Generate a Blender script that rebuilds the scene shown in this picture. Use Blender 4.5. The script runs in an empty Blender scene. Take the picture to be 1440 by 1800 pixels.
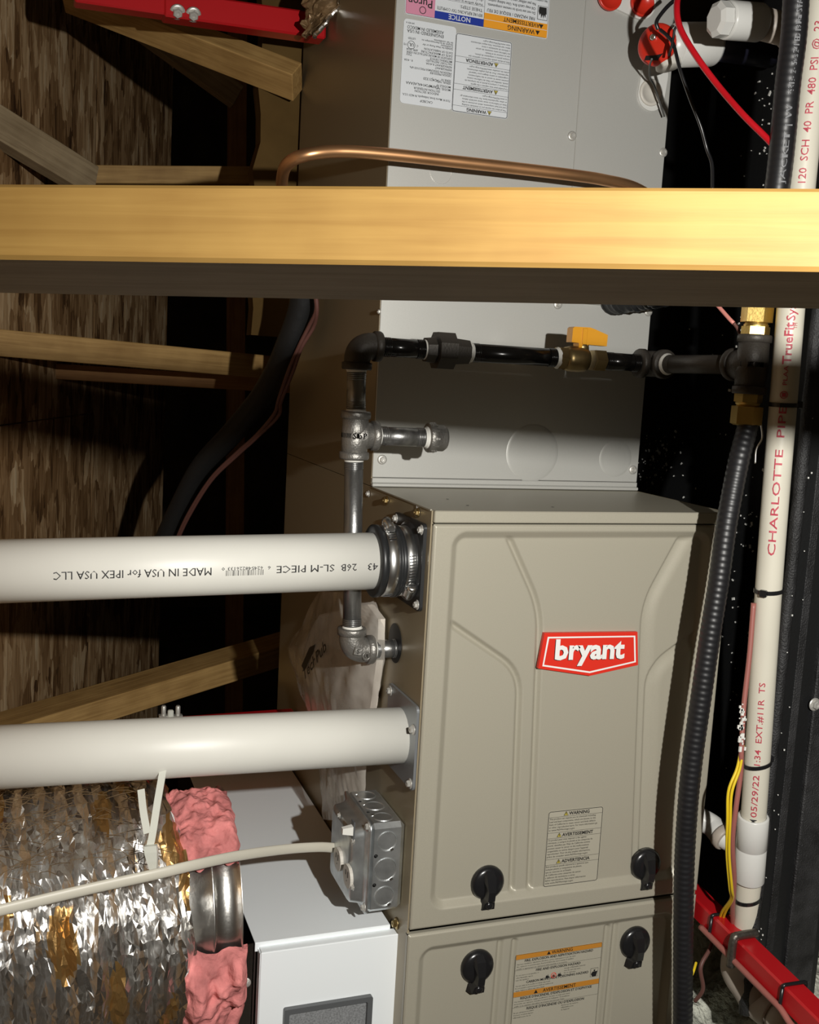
import bpy, math, random
import numpy as np
from mathutils import Vector, Matrix, noise
random.seed(7)
sc = bpy.context.scene

# ------------------------------------------------------------------ camera
CAM = Vector((-0.4741, -1.1957, 0.1685))
R_ = Vector((0.93869, -0.3403, 0.05523)).normalized()
F_ = Vector((0.34469, 0.92938, -0.13204)).normalized()
U_ = R_.cross(F_).normalized()
R_ = F_.cross(U_).normalized()
FPX = 1851.76
cd = bpy.data.cameras.new('camera'); cam = bpy.data.objects.new('camera', cd)
sc.collection.objects.link(cam)
m = Matrix.Identity(4)
for i in range(3):
    m[i][0], m[i][1], m[i][2], m[i][3] = R_[i], U_[i], -F_[i], CAM[i]
cam.matrix_world = m
cd.sensor_fit = 'HORIZONTAL'; cd.sensor_width = 36.0; cd.lens = 36.0 * FPX / 1440.0
cd.clip_start = 0.02; cd.clip_end = 50
sc.camera = cam

# ------------------------------------------------------------------ world, lamp, exposure
wd = bpy.data.worlds.new('attic_dark'); sc.world = wd; wd.use_nodes = True
wd.node_tree.nodes['Background'].inputs[0].default_value = (1.0, 0.74, 0.44, 1)
wd.node_tree.nodes['Background'].inputs[1].default_value = 0.03
LAMP = CAM + R_ * 0.36 + U_ * 0.105
AIM = Vector((0.12, 0.0, -0.22))
ld = bpy.data.lights.new('work_light', 'SPOT'); lamp = bpy.data.objects.new('work_light', ld)
sc.collection.objects.link(lamp)
lamp.location = LAMP
lamp.rotation_euler = (AIM - LAMP).to_track_quat('-Z', 'Y').to_euler()
ld.energy = 93; ld.shadow_soft_size = 0.011; ld.spot_size = math.radians(150); ld.spot_blend = 1.0
ld.color = (1.0, 0.972, 0.915)
sc.view_settings.view_transform = 'Standard'
try: sc.view_settings.look = 'None'
except Exception: pass
sc.view_settings.exposure = 0.0; sc.view_settings.gamma = 1.0
sc.view_settings.use_curve_mapping = False

# ------------------------------------------------------------------ helpers
def at(px, py, ax, val):
    """the point of the plane axis=val that shows at pixel (px,py)"""
    d = R_ * ((px - 720) / FPX) - U_ * ((py - 900) / FPX) + F_
    return CAM + d * ((val - CAM[ax]) / d[ax])
def atY(px, py, y): return at(px, py, 1, y)
def atX(px, py, x): return at(px, py, 0, x)
def atD(px, py, dep): return CAM + (R_ * ((px - 720) / FPX) - U_ * ((py - 900) / FPX) + F_) * dep
def dep(p): return (Vector(p) - CAM).dot(F_)
def V(*a): return Vector(a)
X_, Y_, Z_ = V(1, 0, 0), V(0, 1, 0), V(0, 0, 1)

def origin(o):
    p = Vector()
    while o is not None: p = p + o.location; o = o.parent
    return p

class MB:
    def __init__(s): s.v = []; s.f = []; s.m = []; s.s = []; s.mats = []
    def mi(s, mat):
        if mat not in s.mats: s.mats.append(mat)
        return s.mats.index(mat)
    def add(s, vs, fs, mat, smooth=False):
        b = len(s.v); k = s.mi(mat)
        s.v.extend(tuple(v) for v in vs)
        for f in fs:
            s.f.append(tuple(i + b for i in f)); s.m.append(k); s.s.append(smooth)
        return s
    def obox(s, c, ax, ay, az, mat, bev=0.0):
        """box: centre c, half-axis vectors; bev chamfers every edge"""
        c = Vector(c); hx, hy, hz = ax.length, ay.length, az.length
        ux, uy, uz = ax.normalized(), ay.normalized(), az.normalized()
        if bev <= 0:
            vs = [c + ux * (hx * i) + uy * (hy * j) + uz * (hz * k) for i in (-1, 1) for j in (-1, 1) for k in (-1, 1)]
            fs = [(0, 1, 3, 2), (4, 6, 7, 5), (0, 4, 5, 1), (2, 3, 7, 6), (0, 2, 6, 4), (1, 5, 7, 3)]
            return s.add(vs, fs, mat)
        b = min(bev, hx * .45, hy * .45, hz * .45)
        vs = []; idx = {}
        for i in (-1, 1):
            for j in (-1, 1):
                for k in (-1, 1):
                    for a in range(3):
                        d = [hx - b, hy - b, hz - b]; d[a] += b
                        idx[i, j, k, a] = len(vs)
                        vs.append(c + ux * (d[0] * i) + uy * (d[1] * j) + uz * (d[2] * k))
        fs = []
        def q(*n): fs.append(tuple(n))
        for i in (-1, 1):
            q(*[idx[i, j, k, 0] for j, k in ((-1, -1), (1, -1), (1, 1), (-1, 1))])
            q(*[idx[j, i, k, 1] for j, k in ((-1, -1), (1, -1), (1, 1), (-1, 1))])
            q(*[idx[j, k, i, 2] for j, k in ((-1, -1), (1, -1), (1, 1), (-1, 1))])
        for i in (-1, 1):
            for j in (-1, 1):
                q(idx[i, j, -1, 0], idx[i, j, -1, 1], idx[i, j, 1, 1], idx[i, j, 1, 0])
                q(idx[i, -1, j, 0], idx[i, -1, j, 2], idx[i, 1, j, 2], idx[i, 1, j, 0])
                q(idx[-1, i, j, 1], idx[-1, i, j, 2], idx[1, i, j, 2], idx[1, i, j, 1])
                for k in (-1, 1): q(idx[i, j, k, 0], idx[i, j, k, 1], idx[i, j, k, 2])
        # outward winding
        out = []
        for f in fs:
            p = [vs[n] for n in f]; n = (p[1] - p[0]).cross(p[2] - p[0])
            ctr = sum(p, Vector()) / len(p) - c
            out.append(f if n.dot(ctr) > 0 else tuple(reversed(f)))
        return s.add(vs, out, mat)
    def box(s, lo, hi, mat, bev=0.0):
        lo, hi = Vector(lo), Vector(hi); h = (hi - lo) / 2
        return s.obox((lo + hi) / 2, V(h.x, 0, 0), V(0, h.y, 0), V(0, 0, h.z), mat, bev)
    def lathe(s, o, axis, prof, mat, seg=28, smooth=True, ref=None, cap=True):
        """prof: list of (distance along axis, radius)"""
        o = Vector(o); a = Vector(axis).normalized()
        r = ref if ref else (X_ if abs(a.x) < .8 else Z_)
        u = (r - a * r.dot(a)).normalized(); w = a.cross(u)
        vs = []; fs = []
        for d, rad in prof:
            for i in range(seg):
                t = 2 * math.pi * (i + .5) / seg
                vs.append(o + a * d + (u * math.cos(t) + w * math.sin(t)) * rad)
        for k in range(len(prof) - 1):
            for i in range(seg):
                j = (i + 1) % seg
                fs.append((k * seg + i, k * seg + j, (k + 1) * seg + j, (k + 1) * seg + i))
        s.add(vs, fs, mat, smooth)
        if cap:
            b = len(s.v) - len(vs); k = s.mi(mat)
            if prof[0][1] > 1e-6: s.f.append(tuple(b + i for i in reversed(range(seg)))); s.m.append(k); s.s.append(False)
            if prof[-1][1] > 1e-6: s.f.append(tuple(b + (len(prof) - 1) * seg + i for i in range(seg))); s.m.append(k); s.s.append(False)
        return s
    def cyl(s, a, b, r, mat, seg=28, smooth=True):
        a, b = Vector(a), Vector(b); L = (b - a).length
        return s.lathe(a, b - a, [(0, r), (L, r)], mat, seg, smooth)
    def tube(s, pts, rad, mat, seg=12, cap=True, smooth=True):
        """pts: dense points; rad: number or list"""
        n = len(pts); pts = [Vector(p) for p in pts]
        t = [(pts[min(i + 1, n - 1)] - pts[max(i - 1, 0)]).normalized() for i in range(n)]
        r = X_ if abs(t[0].x) < .8 else Z_
        u = (r - t[0] * r.dot(t[0])).normalized()
        vs = []; fs = []
        for i in range(n):
            u = (u - t[i] * u.dot(t[i])).normalized(); w = t[i].cross(u)
            q = rad[i] if hasattr(rad, '__len__') else rad
            for k in range(seg):
                a = 2 * math.pi * k / seg
                vs.append(pts[i] + (u * math.cos(a) + w * math.sin(a)) * q)
        for i in range(n - 1):
            for k in range(seg):
                j = (k + 1) % seg
                fs.append((i * seg + k, i * seg + j, (i + 1) * seg + j, (i + 1) * seg + k))
        s.add(vs, fs, mat, smooth)
        if cap:
            b = len(s.v) - len(vs); k = s.mi(mat)
            s.f.append(tuple(b + i for i in reversed(range(seg)))); s.m.append(k); s.s.append(False)
            s.f.append(tuple(b + (n - 1) * seg + i for i in range(seg))); s.m.append(k); s.s.append(False)
        return s
    def prism(s, poly, o, ux, uy, thick, mat, smooth=False):
        """2D polygon in frame (o,ux,uy), extruded by thick along ux x uy"""
        o = Vector(o); n = ux.cross(uy).normalized() * thick
        k = len(poly)
        vs = [o + ux * p[0] + uy * p[1] for p in poly]; vs += [v + n for v in vs]
        fs = [tuple(reversed(range(k))), tuple(range(k, 2 * k))]
        fs += [(i, (i + 1) % k, (i + 1) % k + k, i + k) for i in range(k)]
        return s.add(vs, fs, mat, smooth)
    def text(s, body, o, ux, uy, mat, h=None, w=None, wmax=None, bold=0.0, lift=.0004, align='L', fn=None):
        """flat lettering: o = baseline start (or centre), cap height h, total width w if given"""
        vs, fs, W, H = glyphs(body, bold)
        o = Vector(o); n = ux.cross(uy).normalized() * lift
        sy = h / .7; sx = sy
        if w: sx = w / W
        if wmax and W * sx > wmax: sx = wmax / W
        x0 = {'L': 0, 'C': -W * sx / 2, 'R': -W * sx}[align]
        if fn: return s.add([fn(x0 + x * sx, y * sy) for x, y in vs], fs, mat)
        return s.add([o + n + ux * (x0 + x * sx) + uy * (y * sy) for x, y in vs], fs, mat)
    def build(s, name, parent=None, P=None, props=None, weld=False):
        P = Vector(P) if P is not None else (origin(parent) if parent else Vector())
        me = bpy.data.meshes.new(name)
        me.from_pydata([(v[0] - P.x, v[1] - P.y, v[2] - P.z) for v in s.v], [], s.f)
        for mt in s.mats: me.materials.append(mt)
        me.polygons.foreach_set('material_index', s.m)
        me.polygons.foreach_set('use_smooth', s.s)
        me.update()
        o = bpy.data.objects.new(name, me); sc.collection.objects.link(o)
        if parent: o.parent = parent
        else: o.location = P
        for k, v in (props or {}).items(): o[k] = v
        return o

_gc = {}
def glyphs(body, bold=0.0):
    k = (body, bold)
    if k not in _gc:
        c = bpy.data.curves.new('t', 'FONT'); c.body = body; c.resolution_u = 2 if bold else 1
        c.fill_mode = 'FRONT'; c.offset = bold
        o = bpy.data.objects.new('t', c); sc.collection.objects.link(o)
        dg = bpy.context.evaluated_depsgraph_get()
        me = bpy.data.meshes.new_from_object(o.evaluated_get(dg))
        vs = [(v.co.x, v.co.y) for v in me.vertices]; fs = [tuple(p.vertices) for p in me.polygons]
        bpy.data.objects.remove(o); bpy.data.curves.remove(c); bpy.data.meshes.remove(me)
        xs = [v[0] for v in vs] or [0, 1]
        x0 = min(xs)
        _gc[k] = ([(x - x0, y) for x, y in vs], fs, max(xs) - x0, .7)
    return _gc[k]

def thing(name, label, cat, P, group=None):
    o = bpy.data.objects.new(name, None); sc.collection.objects.link(o)
    o.empty_display_size = .02; o.location = P
    o['label'] = label; o['category'] = cat
    if group: o['group'] = group
    return o
def solo(name, mb, label, cat, P=None, group=None, kind=None):
    if P is None:
        a = np.array(mb.v); P = (a.min(0) + a.max(0)) / 2
    o = mb.build(name, None, P); o['label'] = label; o['category'] = cat
    if group: o['group'] = group
    if kind: o['kind'] = kind
    return o
def spline(pts, n=12):
    """Catmull-Rom through pts"""
    P = [Vector(p) for p in pts]; P = [P[0] * 2 - P[1]] + P + [P[-1] * 2 - P[-2]]
    out = []
    for i in range(1, len(P) - 2):
        a, b, c, d = P[i - 1:i + 3]
        for k in range(n):
            t = k / n
            out.append(.5 * (2 * b + (c - a) * t + (2 * a - 5 * b + 4 * c - d) * t * t + (3 * b - a - 3 * c + d) * t ** 3))
    out.append(P[-2]); return out
def resample(pts, step):
    out = [pts[0].copy()]; acc = 0
    for a, b in zip(pts, pts[1:]):
        L = (b - a).length; t = step - acc
        while t < L:
            out.append(a.lerp(b, t / L)); t += step
        acc = L - (t - step)
    return out
def rrect(w, h, r, n=5, x0=0, y0=0):
    out = []
    for cx, cy, a0 in ((w - r, h - r, 0), (r, h - r, 90), (r, r, 180), (w - r, r, 270)):
        for i in range(n + 1):
            a = math.radians(a0 + 90 * i / n); out.append((x0 + cx + r * math.cos(a), y0 + cy + r * math.sin(a)))
    return out

# ------------------------------------------------------------------ materials
def mat(name, col, rough=.5, metal=0.0, var=.0, vscale=8, stretch=(1, 1, 1), bump=0.0, bscale=120, bstretch=(1, 1, 1), coat=0, alpha=1, col2=None, spec=.5, dist=.002, detail=4):
    mt = bpy.data.materials.new(name); mt.use_nodes = True
    nt = mt.node_tree; N = nt.nodes; L = nt.links
    b = N['Principled BSDF']
    b.inputs['Base Color'].default_value = (*col, 1); b.inputs['Roughness'].default_value = rough
    b.inputs['Metallic'].default_value = metal; b.inputs['Specular IOR Level'].default_value = spec
    b.inputs['Coat Weight'].default_value = coat; b.inputs['Alpha'].default_value = alpha
    tc = N.new('ShaderNodeTexCoord')
    def ns(scale, st, det=detail):
        mp = N.new('ShaderNodeMapping'); mp.inputs['Scale'].default_value = st; L.new(tc.outputs['Object'], mp.inputs[0])
        n = N.new('ShaderNodeTexNoise'); n.inputs['Scale'].default_value = scale; n.inputs['Detail'].default_value = det
        L.new(mp.outputs[0], n.inputs['Vector']); return n
    if var or col2:
        n = ns(vscale, stretch); r = N.new('ShaderNodeValToRGB')
        r.color_ramp.elements[0].position = .32; r.color_ramp.elements[1].position = .68
        r.color_ramp.elements[0].color = (*(col2 or [c * (1 - var) for c in col]), 1)
        r.color_ramp.elements[1].color = (*[min(1, c * (1 + (0 if col2 else var))) for c in col], 1)
        L.new(n.outputs[0], r.inputs[0]); L.new(r.outputs[0], b.inputs['Base Color'])
    if bump:
        n = ns(bscale, bstretch); bp = N.new('ShaderNodeBump'); bp.inputs['Strength'].default_value = bump; bp.inputs['Distance'].default_value = dist
        L.new(n.outputs[0], bp.inputs['Height']); L.new(bp.outputs[0], b.inputs['Normal'])
    return mt
def wood(name, c1, c2, rough=.65, k=1.0):
    """grain along object X"""
    mt = bpy.data.materials.new(name); mt.use_nodes = True; nt = mt.node_tree; N = nt.nodes; L = nt.links
    b = N['Principled BSDF']; b.inputs['Roughness'].default_value = rough; b.inputs['Specular IOR Level'].default_value = .3
    tc = N.new('ShaderNodeTexCoord')
    mp = N.new('ShaderNodeMapping'); mp.inputs['Scale'].default_value = (1.6, 42 * k, 42 * k); L.new(tc.outputs['Object'], mp.inputs[0])
    n1 = N.new('ShaderNodeTexNoise'); n1.inputs['Scale'].default_value = 4; n1.inputs['Detail'].default_value = 6; n1.inputs['Distortion'].default_value = .6
    L.new(mp.outputs[0], n1.inputs['Vector'])
    mp2 = N.new('ShaderNodeMapping'); mp2.inputs['Scale'].default_value = (14, 16, 16); L.new(tc.outputs['Object'], mp2.inputs[0])
    n2 = N.new('ShaderNodeTexNoise'); n2.inputs['Scale'].default_value = 1.2; n2.inputs['Detail'].default_value = 3; L.new(mp2.outputs[0], n2.inputs['Vector'])
    mx = N.new('ShaderNodeMath'); mx.operation = 'MULTIPLY_ADD'; mx.inputs[1].default_value = .45; L.new(n2.outputs[0], mx.inputs[0])
    ml = N.new('ShaderNodeMath'); ml.operation = 'MULTIPLY'; ml.inputs[1].default_value = .6; L.new(n1.outputs[0], ml.inputs[0]); L.new(ml.outputs[0], mx.inputs[2])
    r = N.new('ShaderNodeValToRGB'); r.color_ramp.elements[0].position = .38; r.color_ramp.elements[1].position = .66
    r.color_ramp.elements[0].color = (*c1, 1); r.color_ramp.elements[1].color = (*c2, 1)
    L.new(mx.outputs[0], r.inputs[0]); L.new(r.outputs[0], b.inputs['Base Color'])
    bp = N.new('ShaderNodeBump'); bp.inputs['Strength'].default_value = .25; bp.inputs['Distance'].default_value = .001
    L.new(n1.outputs[0], bp.inputs['Height']); L.new(bp.outputs[0], b.inputs['Normal'])
    return mt
def osb(name):
    mt = bpy.data.materials.new(name); mt.use_nodes = True; nt = mt.node_tree; N = nt.nodes; L = nt.links
    b = N['Principled BSDF']; b.inputs['Roughness'].default_value = .8; b.inputs['Specular IOR Level'].default_value = .2
    tc = N.new('ShaderNodeTexCoord')
    ramps = []
    for sc_, st, ds in ((1, (24, 24, 8), .35), (1, (52, 52, 15), .5)):
        mp = N.new('ShaderNodeMapping'); mp.inputs['Scale'].default_value = st; L.new(tc.outputs['Object'], mp.inputs[0])
        nz = N.new('ShaderNodeTexNoise'); nz.inputs['Scale'].default_value = 1.3; L.new(mp.outputs[0], nz.inputs['Vector'])
        ad = N.new('ShaderNodeVectorMath'); ad.operation = 'MULTIPLY_ADD'; ad.inputs[1].default_value = (ds * 2.5,) * 3
        L.new(nz.outputs['Color'], ad.inputs[0]); L.new(mp.outputs[0], ad.inputs[2])
        v = N.new('ShaderNodeTexVoronoi'); v.inputs['Scale'].default_value = 1; L.new(ad.outputs[0], v.inputs['Vector'])
        ramps.append(v)
    sp = N.new('ShaderNodeSeparateColor'); L.new(ramps[0].outputs['Color'], sp.inputs[0])
    sp2 = N.new('ShaderNodeSeparateColor'); L.new(ramps[1].outputs['Color'], sp2.inputs[0])
    mx = N.new('ShaderNodeMath'); mx.operation = 'MULTIPLY_ADD'; mx.inputs[1].default_value = .6; L.new(sp.outputs[0], mx.inputs[0])
    ml = N.new('ShaderNodeMath'); ml.operation = 'MULTIPLY'; ml.inputs[1].default_value = .4; L.new(sp2.outputs[1], ml.inputs[0]); L.new(ml.outputs[0], mx.inputs[2])
    r = N.new('ShaderNodeValToRGB')
    for p, c in ((0, (.05, .022, .008)), (.28, (.21, .11, .042)), (.6, (.41, .25, .12)), (.85, (.62, .43, .24))):
        e = r.color_ramp.elements[0] if p == 0 else r.color_ramp.elements.new(p); e.position = p; e.color = (*c, 1)
    r.color_ramp.elements[-1].color = (.66, .50, .31, 1)
    mp3 = N.new('ShaderNodeMapping'); mp3.inputs['Scale'].default_value = (95, 95, 9); L.new(tc.outputs['Object'], mp3.inputs[0])
    n3 = N.new('ShaderNodeTexNoise'); n3.inputs['Scale'].default_value = 1; n3.inputs['Detail'].default_value = 3; L.new(mp3.outputs[0], n3.inputs['Vector'])
    m3 = N.new('ShaderNodeMath'); m3.operation = 'MULTIPLY_ADD'; m3.inputs[1].default_value = .6; m3.inputs[2].default_value = -.28; L.new(n3.outputs[0], m3.inputs[0])
    a3 = N.new('ShaderNodeMath'); a3.operation = 'ADD'; L.new(mx.outputs[0], a3.inputs[0]); L.new(m3.outputs[0], a3.inputs[1]); mx = a3
    L.new(mx.outputs[0], r.inputs[0]); L.new(r.outputs[0], b.inputs['Base Color'])
    bp = N.new('ShaderNodeBump'); bp.inputs['Strength'].default_value = .8; bp.inputs['Distance'].default_value = .004
    L.new(mx.outputs[0], bp.inputs['Height']); L.new(bp.outputs[0], b.inputs['Normal'])
    return mt

M = {}
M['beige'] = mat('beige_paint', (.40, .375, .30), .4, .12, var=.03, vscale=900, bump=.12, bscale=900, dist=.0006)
M['beige_side'] = mat('beige_paint_shaded_side', (.34, .285, .19), .34, .2, spec=.3)  # same beige paint, shade and wood reflection put into a browner colour
M['grey'] = mat('grey_coil_paint', (.50, .50, .47), .38, .25, var=.02, vscale=700, bump=.08, bscale=800, dist=.0005)
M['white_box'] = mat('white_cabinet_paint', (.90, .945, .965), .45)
M['pvc'] = mat('white_pvc', (.74, .73, .67), .42, var=.03, vscale=9)
M['pvc2'] = mat('cream_pvc', (.66, .63, .53), .38, var=.03, vscale=12)
M['pvcfit'] = mat('white_pvc_fitting', (.68, .68, .65), .3)
M['rubber'] = mat('black_rubber', (.018, .019, .02), .38)
M['black'] = mat('black_plastic', (.012, .012, .013), .25)
M['blackmatte'] = mat('black_matte', (.008, .008, .009), .55)
M['pan'] = mat('black_pan_plastic', (.010, .0105, .011), .42, bump=.35, bscale=260, dist=.001)
M['panrim'] = mat('black_pan_rim', (.02, .02, .021), .5, bump=.9, bscale=420, dist=.002, var=.6, vscale=30)
M['steel'] = mat('bright_steel', (.80, .80, .78), .30, 1)
M['screw'] = mat('zinc_screw', (.62, .61, .57), .38, .55)
M['brassscrew'] = mat('yellow_zinc_screw', (.55, .42, .2), .35, 1)
M['galv'] = mat('galvanized', (.62, .645, .65), .38, .9, var=.18, vscale=45, bump=.1, bscale=80)
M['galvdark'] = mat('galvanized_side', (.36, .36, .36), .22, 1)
M['collar'] = mat('galvanized_collar', (.6, .59, .56), .3, 1, var=.15, vscale=60, stretch=(1, .1, .1), bump=.1, bscale=200)
M['iron'] = mat('cast_iron', (.27, .26, .24), .42, .75, bump=.55, bscale=420, dist=.0012)
M['ironpipe'] = mat('black_iron_pipe', (.30, .30, .295), .34, .9, var=.25, vscale=40, stretch=(3, 3, .5), bump=.1, bscale=300)
M['ironfit'] = mat('dull_black_fitting', (.055, .048, .04), .5, .3, bump=.4, bscale=380, dist=.001)
M['irondark'] = mat('painted_black_pipe', (.012, .011, .010), .2, .3)
M['thread'] = mat('pipe_dope', (.7, .69, .64), .6)
M['copper'] = mat('copper', (.78, .42, .20), .36, .9, var=.12, vscale=14)
M['brass'] = mat('brass', (.60, .43, .14), .42, 1, bump=.15, bscale=250)
M['brassold'] = mat('old_brass', (.30, .22, .10), .38, .9)
M['amber'] = mat('yellow_handle', (.62, .28, .02), .3)
M['red'] = mat('red_strut_paint', (.46, .010, .014), .25)
M['redplastic'] = mat('red_plastic', (.62, .03, .015), .3)
M['badge'] = mat('red_badge', (.72, .035, .02), .3)
M['badgewhite'] = mat('badge_white', (.85, .85, .83), .4)
M['ink'] = mat('black_ink', (.012, .012, .012), .5)
M['inkgrey'] = mat('grey_ink', (.07, .07, .065), .5)
M['inkred'] = mat('red_ink', (.5, .06, .09), .5)
M['inkwhite'] = mat('white_ink', (.17, .175, .185), .5)
M['label'] = mat('white_label', (.66, .69, .72), .35)
M['labelclear'] = mat('beige_label', (.41, .385, .31), .4)
M['orange'] = mat('label_orange', (.8, .33, .02), .4)
M['orangedull'] = mat('label_orange_dull', (.52, .22, .03), .4)
M['blue'] = mat('label_blue', (.012, .035, .30), .4)
M['pink'] = mat('label_pink', (.62, .25, .36), .4)
M['yellowink'] = mat('label_yellow', (.55, .45, .08), .4)
M['csst'] = mat('black_hose_jacket', (.011, .011, .0125), .42)
M['pvcshadow'] = mat('shadowed_pvc_pipe', (.022, .022, .04), .35)  # PVC pipe in shadow, the shade put into its colour
M['ivory'] = mat('ivory_nylon', (.66, .67, .60), .4)
M['romex'] = mat('cream_cable_jacket', (.60, .57, .48), .42)
M['redwire'] = mat('red_wire', (.5, .008, .015), .25)
M['yellowwire'] = mat('yellow_wire', (.78, .56, .02), .35)
M['pinkwire'] = mat('dusty_pink_cable', (.34, .12, .10), .45)
M['brightpink'] = mat('salmon_wire', (.62, .24, .20), .4)
M['maroon'] = mat('maroon_cable', (.12, .05, .04), .5)
M['foam'] = mat('black_foam_sleeve', (.007, .0075, .008), .6, bump=.3, bscale=90)
M['foil'] = mat('aluminium_foil', (.90, .89, .87), .27, 1, bump=.3, bscale=45, dist=.005, detail=6)
M['foilreflect'] = mat('foil_wood_reflection', (.42, .25, .09), .3, .8, bump=.35, bscale=45, dist=.005)  # amber reflections of the timber, put into the foil colour
M['kraft'] = mat('foil_backing', (.25, .16, .08), .45, .3, bump=.6, bscale=60, dist=.004)
M['insul'] = mat('pink_fibreglass', (.66, .23, .22), .95, var=.32, vscale=34, bump=.8, bscale=75, dist=.006, spec=.1)
M['insulgrey'] = mat('grey_blown_insulation', (.62, .63, .54), .95, var=.35, vscale=35, bump=1, bscale=70, dist=.015, spec=.1)
M['straw'] = mat('brown_fibre', (.14, .085, .035), .6)
M['plenum'] = mat('plenum_board', (.10, .060, .020), .8, spec=.05, var=.25, vscale=7, bump=.5, bscale=16, dist=.006)
M['paper'] = mat('booklet_paper', (.66, .60, .52), .6, var=.12, vscale=9)
M['toggle'] = mat('white_switch', (.78, .77, .72), .35)
M['outlet'] = mat('ivory_outlet', (.62, .59, .53), .4)
M['recess'] = mat('grey_plastic_frame', (.10, .105, .11), .4)
M['speckle'] = mat('speckled_grey', (.30, .31, .32), .45, col2=(.17, .175, .18), vscale=420, detail=2)
M['speck'] = mat('white_debris', (.8, .8, .76), .6)
M['gasket'] = mat('grey_flange', (.34, .36, .38), .35, .6)
M['taupe'] = mat('shaded_pvc', (.40, .35, .30), .45)  # white PVC with the shade on it put into the colour
M['rod'] = mat('steel_rod', (.16, .145, .125), .4, .85, bump=.4, bscale=200)
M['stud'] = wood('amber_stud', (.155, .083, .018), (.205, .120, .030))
M['studwide'] = wood('bounce_lit_stud_face', (.30, .24, .15), (.42, .34, .22))  # wide faces paler: bounce light on the underside put into the wood colour
M['board'] = wood('pine_board', (.27, .155, .05), (.44, .275, .10))
M['boardred'] = wood('brown_board', (.22, .10, .03), (.32, .16, .05))
M['boardgrey'] = wood('weathered_board', (.24, .175, .10), (.38, .29, .175))
M['osb'] = osb('strand_board')
def film(name):
    mt = bpy.data.materials.new(name); mt.use_nodes = True; nt = mt.node_tree; N = nt.nodes; L = nt.links
    b = N['Principled BSDF']; b.inputs['Base Color'].default_value = (.62, .58, .52, 1); b.inputs['Roughness'].default_value = .22
    tc = N.new('ShaderNodeTexCoord'); n = N.new('ShaderNodeTexNoise'); n.inputs['Scale'].default_value = 14; n.inputs['Detail'].default_value = 5
    L.new(tc.outputs['Object'], n.inputs['Vector'])
    r = N.new('ShaderNodeMapRange'); r.inputs['From Min'].default_value = .3; r.inputs['From Max'].default_value = .7; r.inputs['To Min'].default_value = .32; r.inputs['To Max'].default_value = .85
    L.new(n.outputs[0], r.inputs[0]); L.new(r.outputs[0], b.inputs['Alpha'])
    return mt
M['film'] = film('clear_bag_film')

# shared screw meshes
_sm = {}
def screw(parent, p, n, r=.005, mt='screw', name='screw'):
    n = Vector(n).normalized(); k = (round(r, 4), mt)
    if k not in _sm:
        b = MB(); b.lathe((0, 0, 0), Z_, [(0, 1.55 * r), (.18 * r, 1.5 * r), (.3 * r, 1.1 * r)], M[mt], 18)
        b.lathe((0, 0, .2 * r), Z_, [(0, 1.0 * r), (.75 * r, 1.0 * r), (.95 * r, .8 * r), (.95 * r, .45 * r), (.75 * r, .38 * r), (.72 * r, 0)], M[mt], 6, smooth=False)
        o = b.build('tmp'); _sm[k] = o.data; bpy.data.objects.remove(o)
    o = bpy.data.objects.new(name, _sm[k]); sc.collection.objects.link(o)
    o.parent = parent
    w = Matrix.Translation(Vector(p) - origin(parent)) @ n.to_track_quat('Z', 'Y').to_matrix().to_4x4()
    o.matrix_basis = w
    return o

W = .4445
D1 = .2469

# ================================================================== SETTING
# sloping strand board roof deck on the left, seen at a shallow angle
b = MB()
n_ = V(1.24, -.447, 0).normalized(); al = V(.447, 1.24, 0).normalized()
c0 = V(-.52, 1.0, 0)
def deck_panel(t0, t1, z0, z1, th=.012):
    q = MB(); c = c0 + al * ((t0 + t1) / 2) + Z_ * ((z0 + z1) / 2) - n_ * (th / 2)
    q.obox(c, al * ((t1 - t0) / 2 - .0015), n_ * (th / 2), Z_ * ((z1 - z0) / 2 - .0015), M['osb']); return q
wl = bpy.data.objects.new('wall_left', None); sc.collection.objects.link(wl); wl['kind'] = 'structure'; wl.location = c0
for k, (t0, t1, z0, z1) in enumerate(((-2.4, .62, -1.2, .02), (-2.4, .62, .02, 1.6), (.62, 1.42, -1.2, .16), (.62, 1.42, .16, 1.6))):
    deck_panel(t0, t1, z0, z1).build('panel', wl)

def board(name, p0, p1, h, t, mt, label, group=None, up=Z_, ext=(0, 0), cat='board', bev=.0015):
    """timber from p0 to p1; h along up, t along depth; grain along its own X"""
    p0, p1 = Vector(p0), Vector(p1); d = (p1 - p0).normalized()
    p0 = p0 - d * ext[0]; p1 = p1 + d * ext[1]
    u = (up - d * up.dot(d)).normalized(); w = d.cross(u)
    q = MB(); L = (p1 - p0).length
    q.obox((0, 0, 0), V(L / 2, 0, 0), V(0, t / 2, 0), V(0, 0, h / 2), M[mt], bev)
    me_o = q.build(name)
    mm = Matrix.Identity(4)
    for i in range(3): mm[i][0], mm[i][1], mm[i][2], mm[i][3] = d[i], -w[i], u[i], ((p0 + p1) / 2)[i]
    me_o.matrix_world = mm
    me_o['label'] = label; me_o['category'] = cat
    if group: me_o['group'] = group
    return me_o

TR = 'roof truss timbers behind the furnace'
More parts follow.
